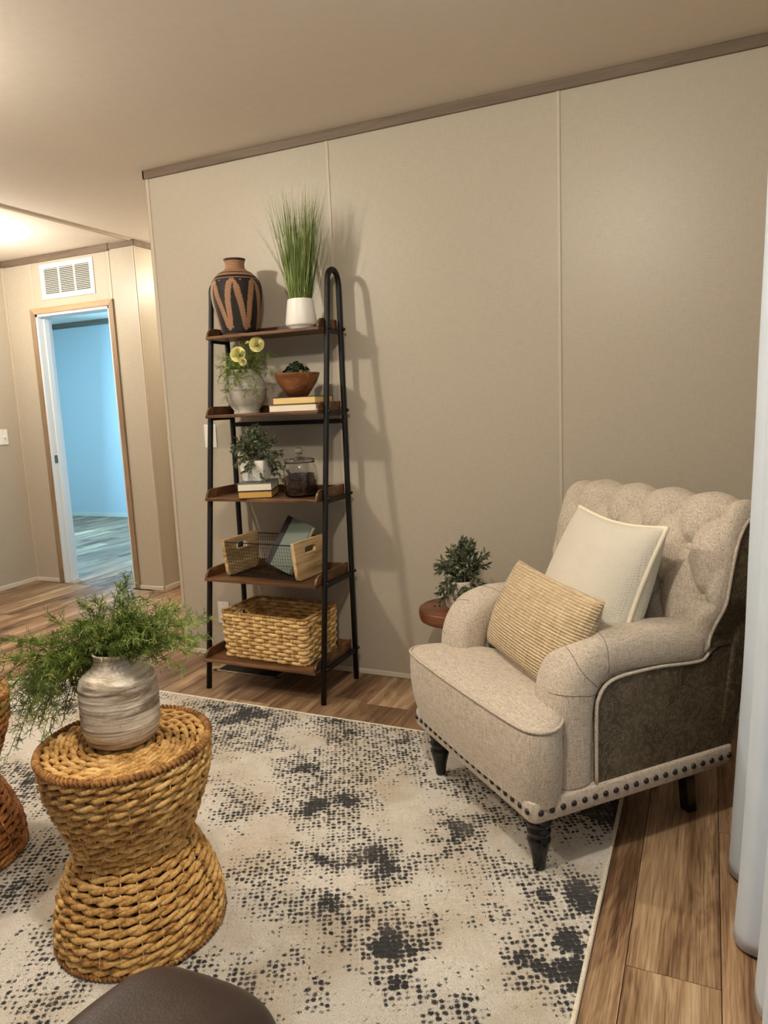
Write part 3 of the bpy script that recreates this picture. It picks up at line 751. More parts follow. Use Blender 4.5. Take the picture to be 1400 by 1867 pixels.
# glass jar of coffee beans
def glass():
    t = NT('clear_glass', 0.02, 0.5, (1, 1, 1, 1)); t.b.inputs['Transmission Weight'].default_value = 1.0; t.b.inputs['IOR'].default_value = 1.45; return t.m
M_glass = glass()
jr = thing('coffee_jar', 'clear glass canister half full of dark coffee beans', 'jar', (-1.642, -0.215, 0.881))
JK = 0.93
jp = [(0.0, 0.0), (0.068, 0.0), (0.074, 0.004), (0.077, 0.014), (0.077, 0.128), (0.072, 0.138), (0.069, 0.146), (0.074, 0.150), (0.071, 0.152), (0.065, 0.147), (0.0675, 0.137), (0.0735, 0.127), (0.0735, 0.015), (0.066, 0.008), (0.0, 0.008)]
jo = mesh('jar_body', lathe([(r*JK, z) for r, z in jp], 48, False), M_glass, jr, True)
lp = [(0.0, 0.153), (0.060, 0.153), (0.073, 0.156), (0.074, 0.160), (0.060, 0.166), (0.030, 0.170), (0.014, 0.173), (0.010, 0.178), (0.017, 0.184), (0.022, 0.194), (0.019, 0.205), (0.010, 0.212), (0.0, 0.213)]
mesh('lid', lathe([(r*JK, z) for r, z in lp], 40, False), M_glass, jr, True)
def beans():
    rr = random.Random(4); V, F = [], []
    ico = bmesh.new(); bmesh.ops.create_icosphere(ico, subdivisions=1, radius=1); iv = [v.co.copy() for v in ico.verts]; ifc = [tuple(v.index for v in f.verts) for f in ico.faces]; ico.free()
    def add(p):
        R3 = Matrix.Rotation(rr.random()*6, 3, 'X') @ Matrix.Rotation(rr.random()*6, 3, 'Z'); k = len(V)
        for v_ in iv:
            q = R3 @ Vector((v_.x*0.0056, v_.y*0.0040, v_.z*0.0032)); V.append(tuple(p+q))
        F.extend([tuple(i+k for i in f) for f in ifc])
    for z in [0.014+0.0058*i for i in range(13)]:
        for k in range(44):
            a = 2*pi*(k+rr.random()*0.8)/44; r = 0.0618-rr.random()*0.004; add(Vector((r*cos(a), r*sin(a), z+rr.uniform(-0.002, 0.002))))
    for k in range(260):
        a = rr.random()*2*pi; r = 0.060*sqrt(rr.random()); add(Vector((r*cos(a), r*sin(a), 0.092+0.004*rr.random())))
    n = len(V); q = lathe([(0.0, 0.010), (0.057, 0.010), (0.059, 0.09), (0.0, 0.09)], 24, False); V += q[0]; F += [tuple(i+n for i in f) for f in q[1]]
    return V, F
mesh('coffee_beans', beans(), plain('coffee', srgb(66, 38, 24), 0.5, 0.3, 0.4, 200), jr, True, kind='stuff')

# ------------------------------------------------------------------ wire basket with wooden ends
wbk = thing('wire_basket', 'black wire basket with pale slotted wooden ends', 'basket', (-1.795, -0.225, 0.521), radians(-3))
M_pale = wood('pale_zebra_wood', srgb(104, 78, 48), srgb(188, 158, 114), srgb(224, 200, 156), 1.0, 1, 0.5, True, 0.15, 0.8)
def wood_end(x0, x1):
    outer = []
    # (y,z) outline: wider at top, rounded lower corners
    raw = [(-0.128, 0.172), (-0.130, 0.168), (-0.112, 0.022), (-0.106, 0.008), (-0.094, 0.002), (0.094, 0.002), (0.106, 0.008), (0.112, 0.022), (0.130, 0.168), (0.128, 0.172)]
    c = Vector((0, 0.128))
    def ray(poly, a):
        d = Vector((cos(a), sin(a))); best = None
        for i in range(len(poly)):
            p, q = Vector(poly[i]), Vector(poly[(i+1) % len(poly)]); e = q-p
            den = d.x*e.y-d.y*e.x
            if abs(den) < 1e-9: continue
            r_ = p-c; t_ = (r_.x*e.y-r_.y*e.x)/den; s_ = (r_.x*d.y-r_.y*d.x)/den
            if t_ > 0 and -1e-6 <= s_ <= 1+1e-6 and (best is None or t_ > best): best = t_
        return c+d*best
    N = 72
    slot = []
    for k in range(24):
        a = -pi/2+pi*k/23; slot.append((0.032+0.015*cos(a), 0.128+0.015*sin(a)))
    for k in range(24):
        a = pi/2+pi*k/23; slot.append((-0.032+0.015*cos(a), 0.128+0.015*sin(a)))
    A = [2*pi*k/N for k in range(N)]
    A += [atan2(p[1]-c.y, p[0]-c.x) % (2*pi) for p in raw]; A = sorted(set(round(a, 5) for a in A)); n = len(A)
    O = [ray(raw, a) for a in A]; I = [ray(slot, a) for a in A]
    V = []
    for x in (x0, x1):
        V += [(x, p.x, p.y) for p in O]; V += [(x, p.x, p.y) for p in I]
    F = []
    for i in range(n):
        j = (i+1) % n
        F += [(i, j, n+j, n+i), (2*n+i, 3*n+i, 3*n+j, 2*n+j), (i, 2*n+i, 2*n+j, j), (n+i, n+j, 3*n+j, 3*n+i)]
    return V, F
for x0, x1 in ((-0.196, -0.180), (0.180, 0.196)):
    fixn(mesh('wooden_end', wood_end(x0, x1), M_pale, wbk))
wv = []
for s in (-1, 1):
    yb_, yt_ = s*0.098, s*0.122
    for k in range(27):
        x = -0.178+0.356*k/26; wv.append(tube([(x, yb_, 0.006), (x, yt_, 0.160)], 0.0007, 4))
    for k in range(11):
        z = 0.006+0.154*k/10; y = yb_+(yt_-yb_)*k/10; wv.append(tube([(-0.180, y, z), (0.180, y, z)], 0.0007, 4))
    mesh('wire_rim', tube([(-0.180, yt_, 0.162), (0.180, yt_, 0.162)], 0.0022, 6), M_blk, wbk)
    mesh('wire_rim', tube([(-0.180, yb_, 0.006), (0.180, yb_, 0.006)], 0.0022, 6), M_blk, wbk)
for k in range(27):
    x = -0.178+0.356*k/26; wv.append(tube([(x, -0.098, 0.004), (x, 0.098, 0.004)], 0.0007, 4))
for k in range(1, 14):
    y = -0.098+0.196*k/14; wv.append(tube([(-0.180, y, 0.004), (0.180, y, 0.004)], 0.0007, 4))
mesh('wire_mesh', merge(*wv), M_blk, wbk, kind='stuff')
# leaning book in the wire basket
ba = Vector((-1.770, -0.255, 0.556))
up_ = Vector((0.085, 0.10, 0.215)).normalized(); xr = Vector((1, -0.10, 0)); xr = (xr-up_*xr.dot(up_)).normalized(); nr = xr.cross(up_)
Mb = Matrix(((xr.x, up_.x, nr.x, ba.x), (xr.y, up_.y, nr.y, ba.y), (xr.z, up_.z, nr.z, ba.z), (0, 0, 0, 1)))
gb = thing('book', 'grey-green hardback with black spine leaning in the wire basket', 'book'); gb.matrix_world = Mb
M_gg = plain('grey_green_cloth', srgb(112, 122, 112), 0.5, 0.4)
BWd, BHt, BTh = 0.158, 0.238, 0.026
mesh('cover', merge(box(-BWd/2+0.034, BWd/2, 0, BHt, -0.0025, 0), box(-BWd/2+0.034, BWd/2, 0, BHt, -BTh, -BTh+0.0025)), M_gg, gb)
bevel(mesh('spine', merge(box(-BWd/2, -BWd/2+0.034, 0, BHt, -0.003, 0.0004), box(-BWd/2, -BWd/2+0.034, 0, BHt, -BTh, -BTh+0.003), box(-BWd/2, -BWd/2+0.003, 0, BHt, -BTh, 0)), M_cblk, gb), 0.001, 1)
mesh('pages', box(-BWd/2+0.003, BWd/2-0.004, 0.004, BHt-0.004, -BTh+0.003, -0.003), P_white, gb)

# ------------------------------------------------------------------ woven basket on the lowest tray
def straw(name, a, b, c, rand=True):
    t = NT(name, 0.62, 0.3)
    f = t.noise(t.obj((1, 1, 1), rand), 22, 4, 0.6); g = t.noise(t.obj((1, 1, 1), rand), 160, 3, 0.6)
    t.color(t.ramp(t.math('ADD', t.math('MULTIPLY', f, 0.65), t.math('MULTIPLY', g, 0.38)), [(0.38, a), (0.52, b), (0.66, c)])); t.bump(g, 0.4, 0.0015); return t.m
M_straw = straw('water_hyacinth_pale', srgb(150, 110, 60), srgb(212, 176, 116), srgb(238, 210, 156))
bs = thing('woven_basket', 'rectangular straw basket on the lowest tray', 'basket', (-1.783, -0.238, 0.156), radians(-2.5))
BX, BY, BH = 0.224, 0.138, 0.205
def rr_path(hx_, hy_, rad, n):
    """points round a rounded rectangle, evenly spaced; returns (pos2d, normal2d)"""
    per = 4*(hx_+hy_)-8*rad+2*pi*rad; out = []
    segs = [('l', (hx_, -hy_+rad), (0, 1), 2*(hy_-rad)), ('a', (hx_-rad, hy_-rad), 0, rad*pi/2), ('l', (hx_-rad, hy_), (-1, 0), 2*(hx_-rad)), ('a', (-hx_+rad, hy_-rad), pi/2, rad*pi/2),
            ('l', (-hx_, hy_-rad), (0, -1), 2*(hy_-rad)), ('a', (-hx_+rad, -hy_+rad), pi, rad*pi/2), ('l', (-hx_+rad, -hy_), (1, 0), 2*(hx_-rad)), ('a', (hx_-rad, -hy_+rad), 1.5*pi, rad*pi/2)]
    for i in range(n):
        s = per*i/n
        for k, p, d, L in segs:
            if s <= L:
                if k == 'l': out.append(((p[0]+d[0]*s, p[1]+d[1]*s), (d[1], -d[0]), per*i/n)); break
                a = d+s/rad; out.append(((p[0]+rad*cos(a), p[1]+rad*sin(a)), (cos(a), sin(a)), per*i/n)); break
            s -= L
    return out, per
NR = 12; rowh = BH/NR
for r_ in range(NR):
    z = rowh*(r_+0.5); k = 0.955+0.045*z/BH
    base, per = rr_path(BX*k, BY*k, 0.022, 220)
    nst = 18; path = []; rad = []
    for (p, n_, s) in base:
        ph = pi*(s/per*nst*2)/1.0
        off = 0.0048*sin(ph+(pi if r_ % 2 else 0))
        jz = 0.0015*noise.noise(Vector((s*25, r_*3.1, 0)))
        path.append(Vector((p[0]+n_[0]*off, p[1]+n_[1]*off, z+jz))); rad.append(0.0086+0.0022*noise.noise(Vector((s*30, r_*7.7, 5)))+0.0006*sin(s*420+r_))
    # handle gap on the short ends
    if 8 <= r_ <= 9:
        runs = []; cur = []; cr = []
        first = None
        flags = [not (abs(p.y) < 0.040 and abs(p.x) > BX*0.8) for p in path]
        st_ = next(i for i in range(len(flags)) if not flags[i])
        for i in range(len(path)+1):
            j = (st_+i) % len(path)
            if flags[j] and i < len(path): cur.append(path[j]); cr.append(rad[j])
            else:
                if len(cur) > 3: runs.append((cur, cr))
                cur = []; cr = []
        vf = merge(*[tube(c_, r2_, 7) for c_, r2_ in runs])
    else: vf = tube(path, rad, 7, True)
    mesh('woven_row', vf, M_straw, bs, True)
# stakes and rim
sk = []
base, per = rr_path(BX, BY, 0.022, 36)
for i, (p, n_, s) in enumerate(base):
    if abs(p[1]) < 0.04 and abs(p[0]) > BX*0.8: continue
    for r_ in range(i % 2, NR, 2):
        z = rowh*(r_+0.5); k = 0.955+0.045*z/BH
        sk.append(tube([(p[0]*k+n_[0]*(0.001), p[1]*k+n_[1]*0.001, z-rowh*0.95), (p[0]*k+n_[0]*0.0090, p[1]*k+n_[1]*0.0090, z), (p[0]*k+n_[0]*(0.001), p[1]*k+n_[1]*0.001, z+rowh*0.95)], 0.0020, 5))
mesh('stakes', merge(*sk), plain('pale_reed', srgb(232, 208, 160), 0.6), bs, kind='stuff')
def wrapped_ring(path, rr_, pitch, wr, n_samples):
    """coil wound round a closed path"""
    P = [Vector(p) for p in path]; n = len(P); T, N = frames(P, True); L = sum((P[(i+1) % n]-P[i]).length for i in range(n))
    turns = int(L/pitch); out = []
    for k in range(n_samples):
        s = k/n_samples*n; i = int(s) % n; j = (i+1) % n; f = s-int(s)
        c = P[i].lerp(P[j], f); t_ = T[i].lerp(T[j], f).normalized(); nn = N[i]; nn = (nn-t_*nn.dot(t_)).normalized(); b_ = t_.cross(nn)
        a = 2*pi*turns*k/n_samples; out.append(c+nn*(rr_*cos(a))+b_*(rr_*sin(a)))
    return tube(out, wr, 5, True)
base, per = rr_path(BX, BY, 0.022, 120)
rim = [(p[0], p[1], BH+0.003) for p, n_, s in base]
mesh('rim', merge(tube(rim, 0.005, 6, True), wrapped_ring(rim, 0.0050, 0.0105, 0.0035, 1500)), straw('rim_straw', srgb(110, 78, 42), srgb(164, 126, 74), srgb(200, 166, 112)), bs, True)
mesh('basket_floor', box(-BX*0.95, BX*0.95, -BY*0.95, BY*0.95, 0.001, 0.006), M_straw, bs)

# ------------------------------------------------------------------ armchair (local: -y is the front)
M_lin = fabric('linen_upholstery', srgb(142, 130, 114), srgb(188, 176, 160), srgb(212, 202, 187), 1.0, 0.4)
M_seam = plain('seam_thread', srgb(120, 104, 84), 0.9)
def leather(name, a, b, c, rough=0.5):
    t = NT(name, rough, 0.4)
    f = t.noise(t.obj(), 7, 5, 0.6)
    n2 = t.noise(t.obj((9, 9, 9)), 1.6, 6, 0.75, 2.5)
    rid = t.math('ABSOLUTE', t.math('SUBTRACT', n2, 0.5)); line = t.ramp(rid, [(0.0, G(0.75)), (0.012, G(0.25)), (0.035, G(0))])
    t.color(t.mix(line, t.ramp(f, [(0.35, a), (0.65, b)]), c)); g = t.noise(t.obj(), 300, 3)
    t.bump(t.math('ADD', t.math('MULTIPLY', g, 0.6), f), 0.25, 0.0015); return t.m
M_lea = leather('olive_leather', srgb(62, 53, 41), srgb(86, 76, 59), srgb(150, 138, 112), 0.48)
M_gloss = plain('black_lacquer', srgb(14, 13, 13), 0.22, 0.5)
ac = thing('armchair', 'beige tufted linen armchair with black turned legs and leather sides', 'armchair', (-0.642, -1.034, 0), radians(-42.6))
def mirror(vf): return [(-p[0], p[1], p[2]) for p in vf[0]], [tuple(reversed(f)) for f in vf[1]]

half = [(0, -0.030), (0.14, -0.028), (0.26, -0.024), (0.335, -0.014), (0.366, 0.012), (0.370, 0.045), (0.352, 0.082), (0.322, 0.108), (0.275, 0.130), (0.225, 0.158), (0.203, 0.20), (0.200, 0.30), (0.200, 0.45), (0.200, 0.60), (0.12, 0.62), (0, 0.62)]
outl = half+[(-x, y) for x, y in reversed(half[1:-1])]
oc = cat([(x, y, 0) for x, y in outl], 6, True)
cen = Vector((0, 0.26, 0))
def ring(k, z, ky=None): return [(cen.x+(p.x-cen.x)*k, cen.y+(p.y-cen.y)*(ky or k), z) for p in oc]
levels = [ring(0.945, 0.225), ring(0.955, 0.25), ring(0.985, 0.29), ring(1.000, 0.34), ring(1.004, 0.39), ring(1.000, 0.43), ring(0.992, 0.441), ring(0.975, 0.448), ring(0.93, 0.456), ring(0.82, 0.466), ring(0.62, 0.474), ring(0.35, 0.478), ring(0.08, 0.480)]
V = [p for L in levels for p in L]; n = len(oc); F = []
for i in range(len(levels)-1):
    for k in range(n): F.append((i*n+k, i*n+(k+1) % n, (i+1)*n+(k+1) % n, (i+1)*n+k))
F.append(tuple((len(levels)-1)*n+k for k in range(n)))
seat = mesh('seat', (V, F), M_lin, ac, True); fixn(seat)
mesh('piping', tube([Vector((p[0], p[1], 0.4435)) for p in ring(0.998, 0)][:], 0.0048, 8, True), M_lin, seat, True)
# seat corner gather seams
for s in (1, -1):
    mesh('gather_seam', tube([(s*0.338, 0.098, 0.405), (s*0.340, 0.090, 0.36), (s*0.338, 0.088, 0.31)], 0.0022, 6), M_seam, seat, True)

# skirt band with nailheads
sk_ = []
def rring(hx_, y0, y1, rad, z, m=8):
    out = []
    for cx_, cy_, a0 in ((hx_-rad, y1-rad, 0), (-hx_+rad, y1-rad, pi/2), (-hx_+rad, y0+rad, pi), (hx_-rad, y0+rad, 1.5*pi)):
        for k in range(m+1): a = a0+k*pi/2/m; out.append((cx_+rad*cos(a), cy_+rad*sin(a), z))
    return out
prof_ = [(0.330, 0.010, 0.186), (0.342, 0.0, 0.187), (0.345, -0.003, 0.192), (0.3455, -0.0035, 0.215), (0.345, -0.003, 0.238), (0.342, 0.0, 0.244), (0.330, 0.010, 0.246)]
V, F = [], []
for hx_, y0, z in prof_: V += rring(hx_, y0, 0.700-(y0+0.0035), 0.022, z)
n = 36
for i in range(len(prof_)-1):
    for k in range(n): F.append((i*n+k, i*n+(k+1) % n, (i+1)*n+(k+1) % n, (i+1)*n+k))
F.append(tuple(range(n))[::-1]); F.append(tuple((len(prof_)-1)*n+k for k in range(n)))
skirt = mesh('skirt_band', (V, F), M_lin, ac, True); smooth_angle(skirt, 60)
nh = mesh('nailhead', lathe([(0.0085, 0), (0.0082, 0.002), (0.0062, 0.0045), (0.003, 0.0058), (0.0, 0.0062)], 14, False), plain('dark_bronze', srgb(30, 26, 26), 0.35, 0.5), ac, True)
first = True
def nail(x, y, z, rot):
    global first
    if first: nh.location = (x, y, z); nh.rotation_euler = rot; first = False; return
    inst('nailhead', nh, ac, (x, y, z), rot)
for i in range(20): nail(-0.323+0.646*i/19, -0.0037, 0.216, (pi/2, 0, 0))
for s in (1, -1):
    for i in range(20): nail(s*0.3457, 0.022+0.655*i/19, 0.216, (0, s*pi/2, 0))

# arms
path = cat([(0, 0.152, 0.245), (0, 0.150, 0.36), (0, 0.152, 0.455), (0, 0.166, 0.520), (0, 0.200, 0.565), (0, 0.260, 0.584), (0, 0.36, 0.582), (0, 0.48, 0.572), (0, 0.54, 0.563), (0, 0.605, 0.553)], 8)
def arm(s):
    V, F = [], []; m = 28
    def SURF(i, th):
        p = path[i]; a, b = path[max(i-1, 0)], path[min(i+1, len(path)-1)]; t_ = (b-a).normalized(); ny_, nz_ = -t_.z, t_.y
        q = i/(len(path)-1); bb = 0.060+0.006*sin(min(1, q*2)*pi); aa = 0.071+0.006*min(1, q*3)-0.02*max(0, (q-0.93)/0.07); c, s2 = cos(th), sin(th); e = 0.72
        r_ = bb*(abs(s2)**e)*(1 if s2 > 0 else -1)
        return (0.268+aa*(abs(c)**e)*(1 if c > 0 else -1), p.y+ny_*r_, p.z+nz_*r_)
    for i, p in enumerate(path):
        for k in range(m): V.append(SURF(i, 2*pi*k/m))
        continue
        a, b = path[max(i-1, 0)], path[min(i+1, len(path)-1)]; t_ = (b-a).normalized(); nrm = Vector((0, t_.z*-1, t_.y)) if True else None
        q = i/(len(path)-1)
        bb = 0.060+0.006*sin(min(1, q*2)*pi)   # half thickness in the side plane
        aa = 0.071+0.006*min(1, q*3)           # half width in x
        for k in range(m):
            th = 2*pi*k/m; c, s2 = cos(th), sin(th); e = 0.72
            V.append((0.268+aa*(abs(c)**e)*(1 if c > 0 else -1), p.y+nrm.y*bb*(abs(s2)**e)*(1 if s2 > 0 else -1), p.z+nrm.z*bb*(abs(s2)**e)*(1 if s2 > 0 else -1)))
    for i in range(len(path)-1):
        for k in range(m): F.append((i*m+k, i*m+(k+1) % m, (i+1)*m+(k+1) % m, (i+1)*m+k))
    F.append(tuple(range(m))[::-1]); F.append(tuple((len(path)-1)*m+k for k in range(m)))
    vf = (V, F) if s > 0 else mirror((V, F))
    o = mesh('arm', vf, M_lin, ac, True); fixn(o)
    # inner infill under the roll
    inn = box(0.205, 0.325, 0.19, 0.70, 0.225, 0.555); mesh('arm_panel', inn if s > 0 else mirror(inn), M_lin, o)
    # leather outside
    A = [(.205,.243),(.205,.44),(.213,.485),(.235,.514),(.275,.528),(.34,.531),(.42,.530),(.52,.521),(.60,.518),(.65,.545),(.69,.60),(.715,.70),(.735,.80),(.75,.87),(.795,.89),(.80,.84),(.775,.6),(.735,.4),(.695,.243)]
    pz = prism(A, 0, 0.318, 0.336); lo = mesh('leather_side', pz if s > 0 else mirror(pz), M_lea, ac); fixn(lo)
    pp = cat([(0.338, a, b) for a, b in A[:8]+[(.575, .521), (.600, .542)]], 6)
    tb = tube(pp, 0.0048, 8); mesh('side_piping', tb if s > 0 else mirror(tb), M_lin, lo, True)
    # pleats where the roll turns down the front, lying on the arm surface
    def SP(yz0, yz1, th0, th1, n_=14):
        i0 = min(range(len(path)), key=lambda w_: (path[w_].y-yz0[0])**2+(path[w_].z-yz0[1])**2); i1 = min(range(len(path)), key=lambda w_: (path[w_].y-yz1[0])**2+(path[w_].z-yz1[1])**2)
        out = []
        for k in range(n_):
            t_ = k/(n_-1); ii = i0+(i1-i0)*t_; a_ = int(ii); b_ = min(a_+1, len(path)-1); f_ = ii-a_; th = th0+(th1-th0)*t_
            out.append(Vector(SURF(a_, th)).lerp(Vector(SURF(b_, th)), f_))
        return out
    for a0, a1, t0, t1 in (((0.20, 0.565), (0.175, 0.535), 1.75, -0.5), ((0.155, 0.49), (0.16, 0.505), 1.45, -0.6), ((0.27, 0.584), (0.235, 0.580), 2.4, -0.5)):
        tb = tube(SP(a0, a1, t0, t1), 0.0010, 5); mesh('pleat', tb if s > 0 else mirror(tb), M_seam, o, True)
arm(1); arm(-1)

# tufted back
prof3 = cat([(0, 0.520, 0.40), (0, 0.538, 0.52), (0, 0.556, 0.62), (0, 0.572, 0.70), (0, 0.592, 0.80), (0, 0.616, 0.88), (0, 0.652, 0.935), (0, 0.700, 0.958), (0, 0.752, 0.950), (0, 0.792, 0.915), (0, 0.800, 0.86)], 16)
Ls = [0]
for a, b in zip(prof3[:-1], prof3[1:]): Ls.append(Ls[-1]+(b-a).length)
LT = Ls[-1]
def PS(s):
    s = max(0, min(LT, s)); i = 0
    lo_, hi_ = 0, len(Ls)-1
    while hi_-lo_ > 1:
        m_ = (lo_+hi_)//2
        if Ls[m_] <= s: lo_ = m_
        else: hi_ = m_
    t_ = (s-Ls[lo_])/(Ls[hi_]-Ls[lo_]+1e-9); p = prof3[lo_].lerp(prof3[hi_], t_)
    a, b = prof3[max(lo_-1, 0)], prof3[min(hi_+1, len(prof3)-1)]; d = (b-a).normalized()
    return p, Vector((0, -d.z, d.y))
def s_of(z): return next(Ls[i] for i, p in enumerate(prof3) if p.z >= z)
s1, s2_, s3, s4 = s_of(0.925), s_of(0.825), s_of(0.69), s_of(0.555)
DXB = 0.1555
r1 = [(DXB*k, s1) for k in (-2, -1, 0, 1, 2)]; rr2 = [(DXB*(k+.5), s2_) for k in (-3, -2, -1, 0, 1, 2)]; r3 = [(DXB*k, s3) for k in (-2, -1, 0, 1, 2)]; r4 = [(DXB*(k+.5), s4) for k in (-2, -1, 0, 1)]
segs = []
for A_, B_ in ((r1, rr2), (rr2, r3), (r3, r4)):
    for a in A_:
        for b in B_:
            if abs(abs(a[0]-b[0])-DXB/2) < 0.01: segs.append((a, b))
for a in r1: segs.append((a, (a[0]*1.02, LT-0.03)))
for sg in (1, -1): segs.append(((sg*0.311, s3), (sg*0.40, s3-0.02)))
for a in r4: segs.append((a, (a[0], 0)))
btn = [b for b in r1+rr2+r3+r4]
def hgt(x, s):
    d = 9
    for (ax, as_), (bx_, bs_) in segs:
        if min(abs(ax-x), abs(bx_-x)) > 0.2: continue
        dx, ds = bx_-ax, bs_-as_; t_ = ((x-ax)*dx+(s-as_)*ds)/(dx*dx+ds*ds); t_ = 0 if t_ < 0 else 1 if t_ > 1 else t_
        q = (ax+dx*t_-x)**2+(as_+ds*t_-s)**2
        if q < d: d = q
    d = sqrt(d); db = min((bx_-x)**2+(bs_-s)**2 for bx_, bs_ in btn)
    return 0.024*(1-exp(-(d/0.050)**1.3)) - 0.005*exp(-(d/0.0045)**2) - 0.022*exp(-db/0.026**2) - 0.006
NU, NV = 150, 150
def wid(z, s): 
    q = max(0, min(1, (z-0.58)/0.13)); q = q*q*(3-2*q); base = 0.290+0.051*max(0, min(1, (z-0.50)/0.05))+0.036*q
    e = max(0, (s-(s1+0.03))/(LT-s1-0.03)); return base-0.020*e*e
V, F = [], []; edgeL, edgeR = [], []
RR = 0.045
for j in range(NV+1):
    s = LT*j/NV; p, nn = PS(s); w_ = wid(p.z, s)
    for i in range(NU+1):
        u = -1+2*i/NU; au = abs(u)
        if au > 0.88:
            ph = (au-0.88)/0.12*pi/2; x = (w_-RR)+RR*sin(ph); off = -RR*(1-cos(ph))
        else: x = au/0.88*(w_-RR); off = 0
        x *= (1 if u >= 0 else -1)
        h = hgt(x, s)*(1 if au < .9 else max(0, 1-(au-.9)/.1))+off
        q = p+nn*h; V.append((x, q.y, q.z))
        if i == 0: edgeL.append(Vector(V[-1]))
        if i == NU: edgeR.append(Vector(V[-1]))
for j in range(NV):
    for i in range(NU): a = j*(NU+1)+i; F.append((a, a+1, a+NU+2, a+NU+1))
back = mesh('backrest', (V, F), M_lin, ac, True)
bt = bpy.data.meshes.new('button'); q = lathe([(0.0, -0.004), (0.010, -0.003), (0.0118, 0.001), (0.010, 0.0045), (0.005, 0.0065), (0.0, 0.007)], 16, False); bt.from_pydata(q[0], [], q[1]); bt.polygons.foreach_set('use_smooth', [True]*len(bt.polygons)); bt.materials.append(M_lin)
for (x, s) in btn:
    if abs(x) > 0.36: continue
    p, nn = PS(s); o = inst('button', bt, back, tuple(p+nn*(hgt(x, s)+0.002)+Vector((x, 0, 0)))); o.rotation_euler = nn.to_track_quat('Z', 'Y').to_euler()
def ybk(z): return 0.700+0.100*max(0, min(1, (z-0.245)/0.6))
for E_, s in (([p for p in edgeR if p.z > 0.548 or p.y > 0.7], 1), ([p for p in edgeL if p.z > 0.548 or p.y > 0.7], -1)):
    V = [tuple(p) for p in E_]+[(p.x*0.99, max(min(ybk(p.z), 0.80), p.y+0.002), min(p.z, 0.905)) for p in E_]; m = len(E_)
    F = [(i, i+1, m+i+1, m+i) for i in range(m-1)]
    mesh('back_side', (V, F), M_lea, back, True)
    mesh('back_piping', tube([p+Vector((0.001*s, -0.001, 0)) for p in E_[0:-4:3]], 0.0048, 8), M_lin, back, True)
hexa = [(-.335,.64,.243),(.335,.64,.243),(.335,.703,.243),(-.335,.703,.243),(-.360,.74,.90),(.360,.74,.90),(.360,.806,.895),(-.360,.806,.895)]
bevel(mesh('back_panel', (hexa, [(3,2,1,0),(4,5,6,7),(0,1,5,4),(1,2,6,5),(2,3,7,6),(3,0,4,7)]), M_lea, ac), 0.008, 2)

# legs
lg = [(0.0, 0), (0.0155, 0), (0.017, 0.006), (0.0175, 0.012), (0.021, 0.040), (0.0275, 0.070), (0.0315, 0.088), (0.032, 0.096), (0.0275, 0.104), (0.0265, 0.108), (0.031, 0.113), (0.0325, 0.120), (0.031, 0.127), (0.026, 0.131), (0.0265, 0.135), (0.033, 0.140), (0.0345, 0.148), (0.033, 0.156), (0.028, 0.160), (0.0285, 0.164), (0.036, 0.170), (0.037, 0.178), (0.037, 0.190), (0.0, 0.190)]
z0 = RT+0.0015; k_ = (0.188-z0)/0.190
for x in (0.278, -0.290): mesh('leg', lathe([(r, z0+z*k_) for r, z in lg], 32, False), M_gloss, ac, True, (x, 0.062, 0))
for s in (1, -1):
    q = [(s*.285, .64, 0), (s*.250, .64, 0), (s*.250, .675, 0), (s*.285, .675, 0)]; 
    V = [(x-s*0.03, y-0.02, 0.0) for x, y, z in q]+[(x-s*0.02, y-0.05, 0.188) for x, y, z in q]
    fixn(bevel(mesh('leg', (V, [(3,2,1,0),(4,5,6,7),(0,1,5,4),(1,2,6,5),(2,3,7,6),(3,0,4,7)]), M_gloss, ac), 0.003))
mesh('underside', box(-0.325, 0.325, 0.015, 0.68, 0.190, 0.20), M_dark, ac)
bpy.context.view_layer.update()
ACM = ac.matrix_world.copy()

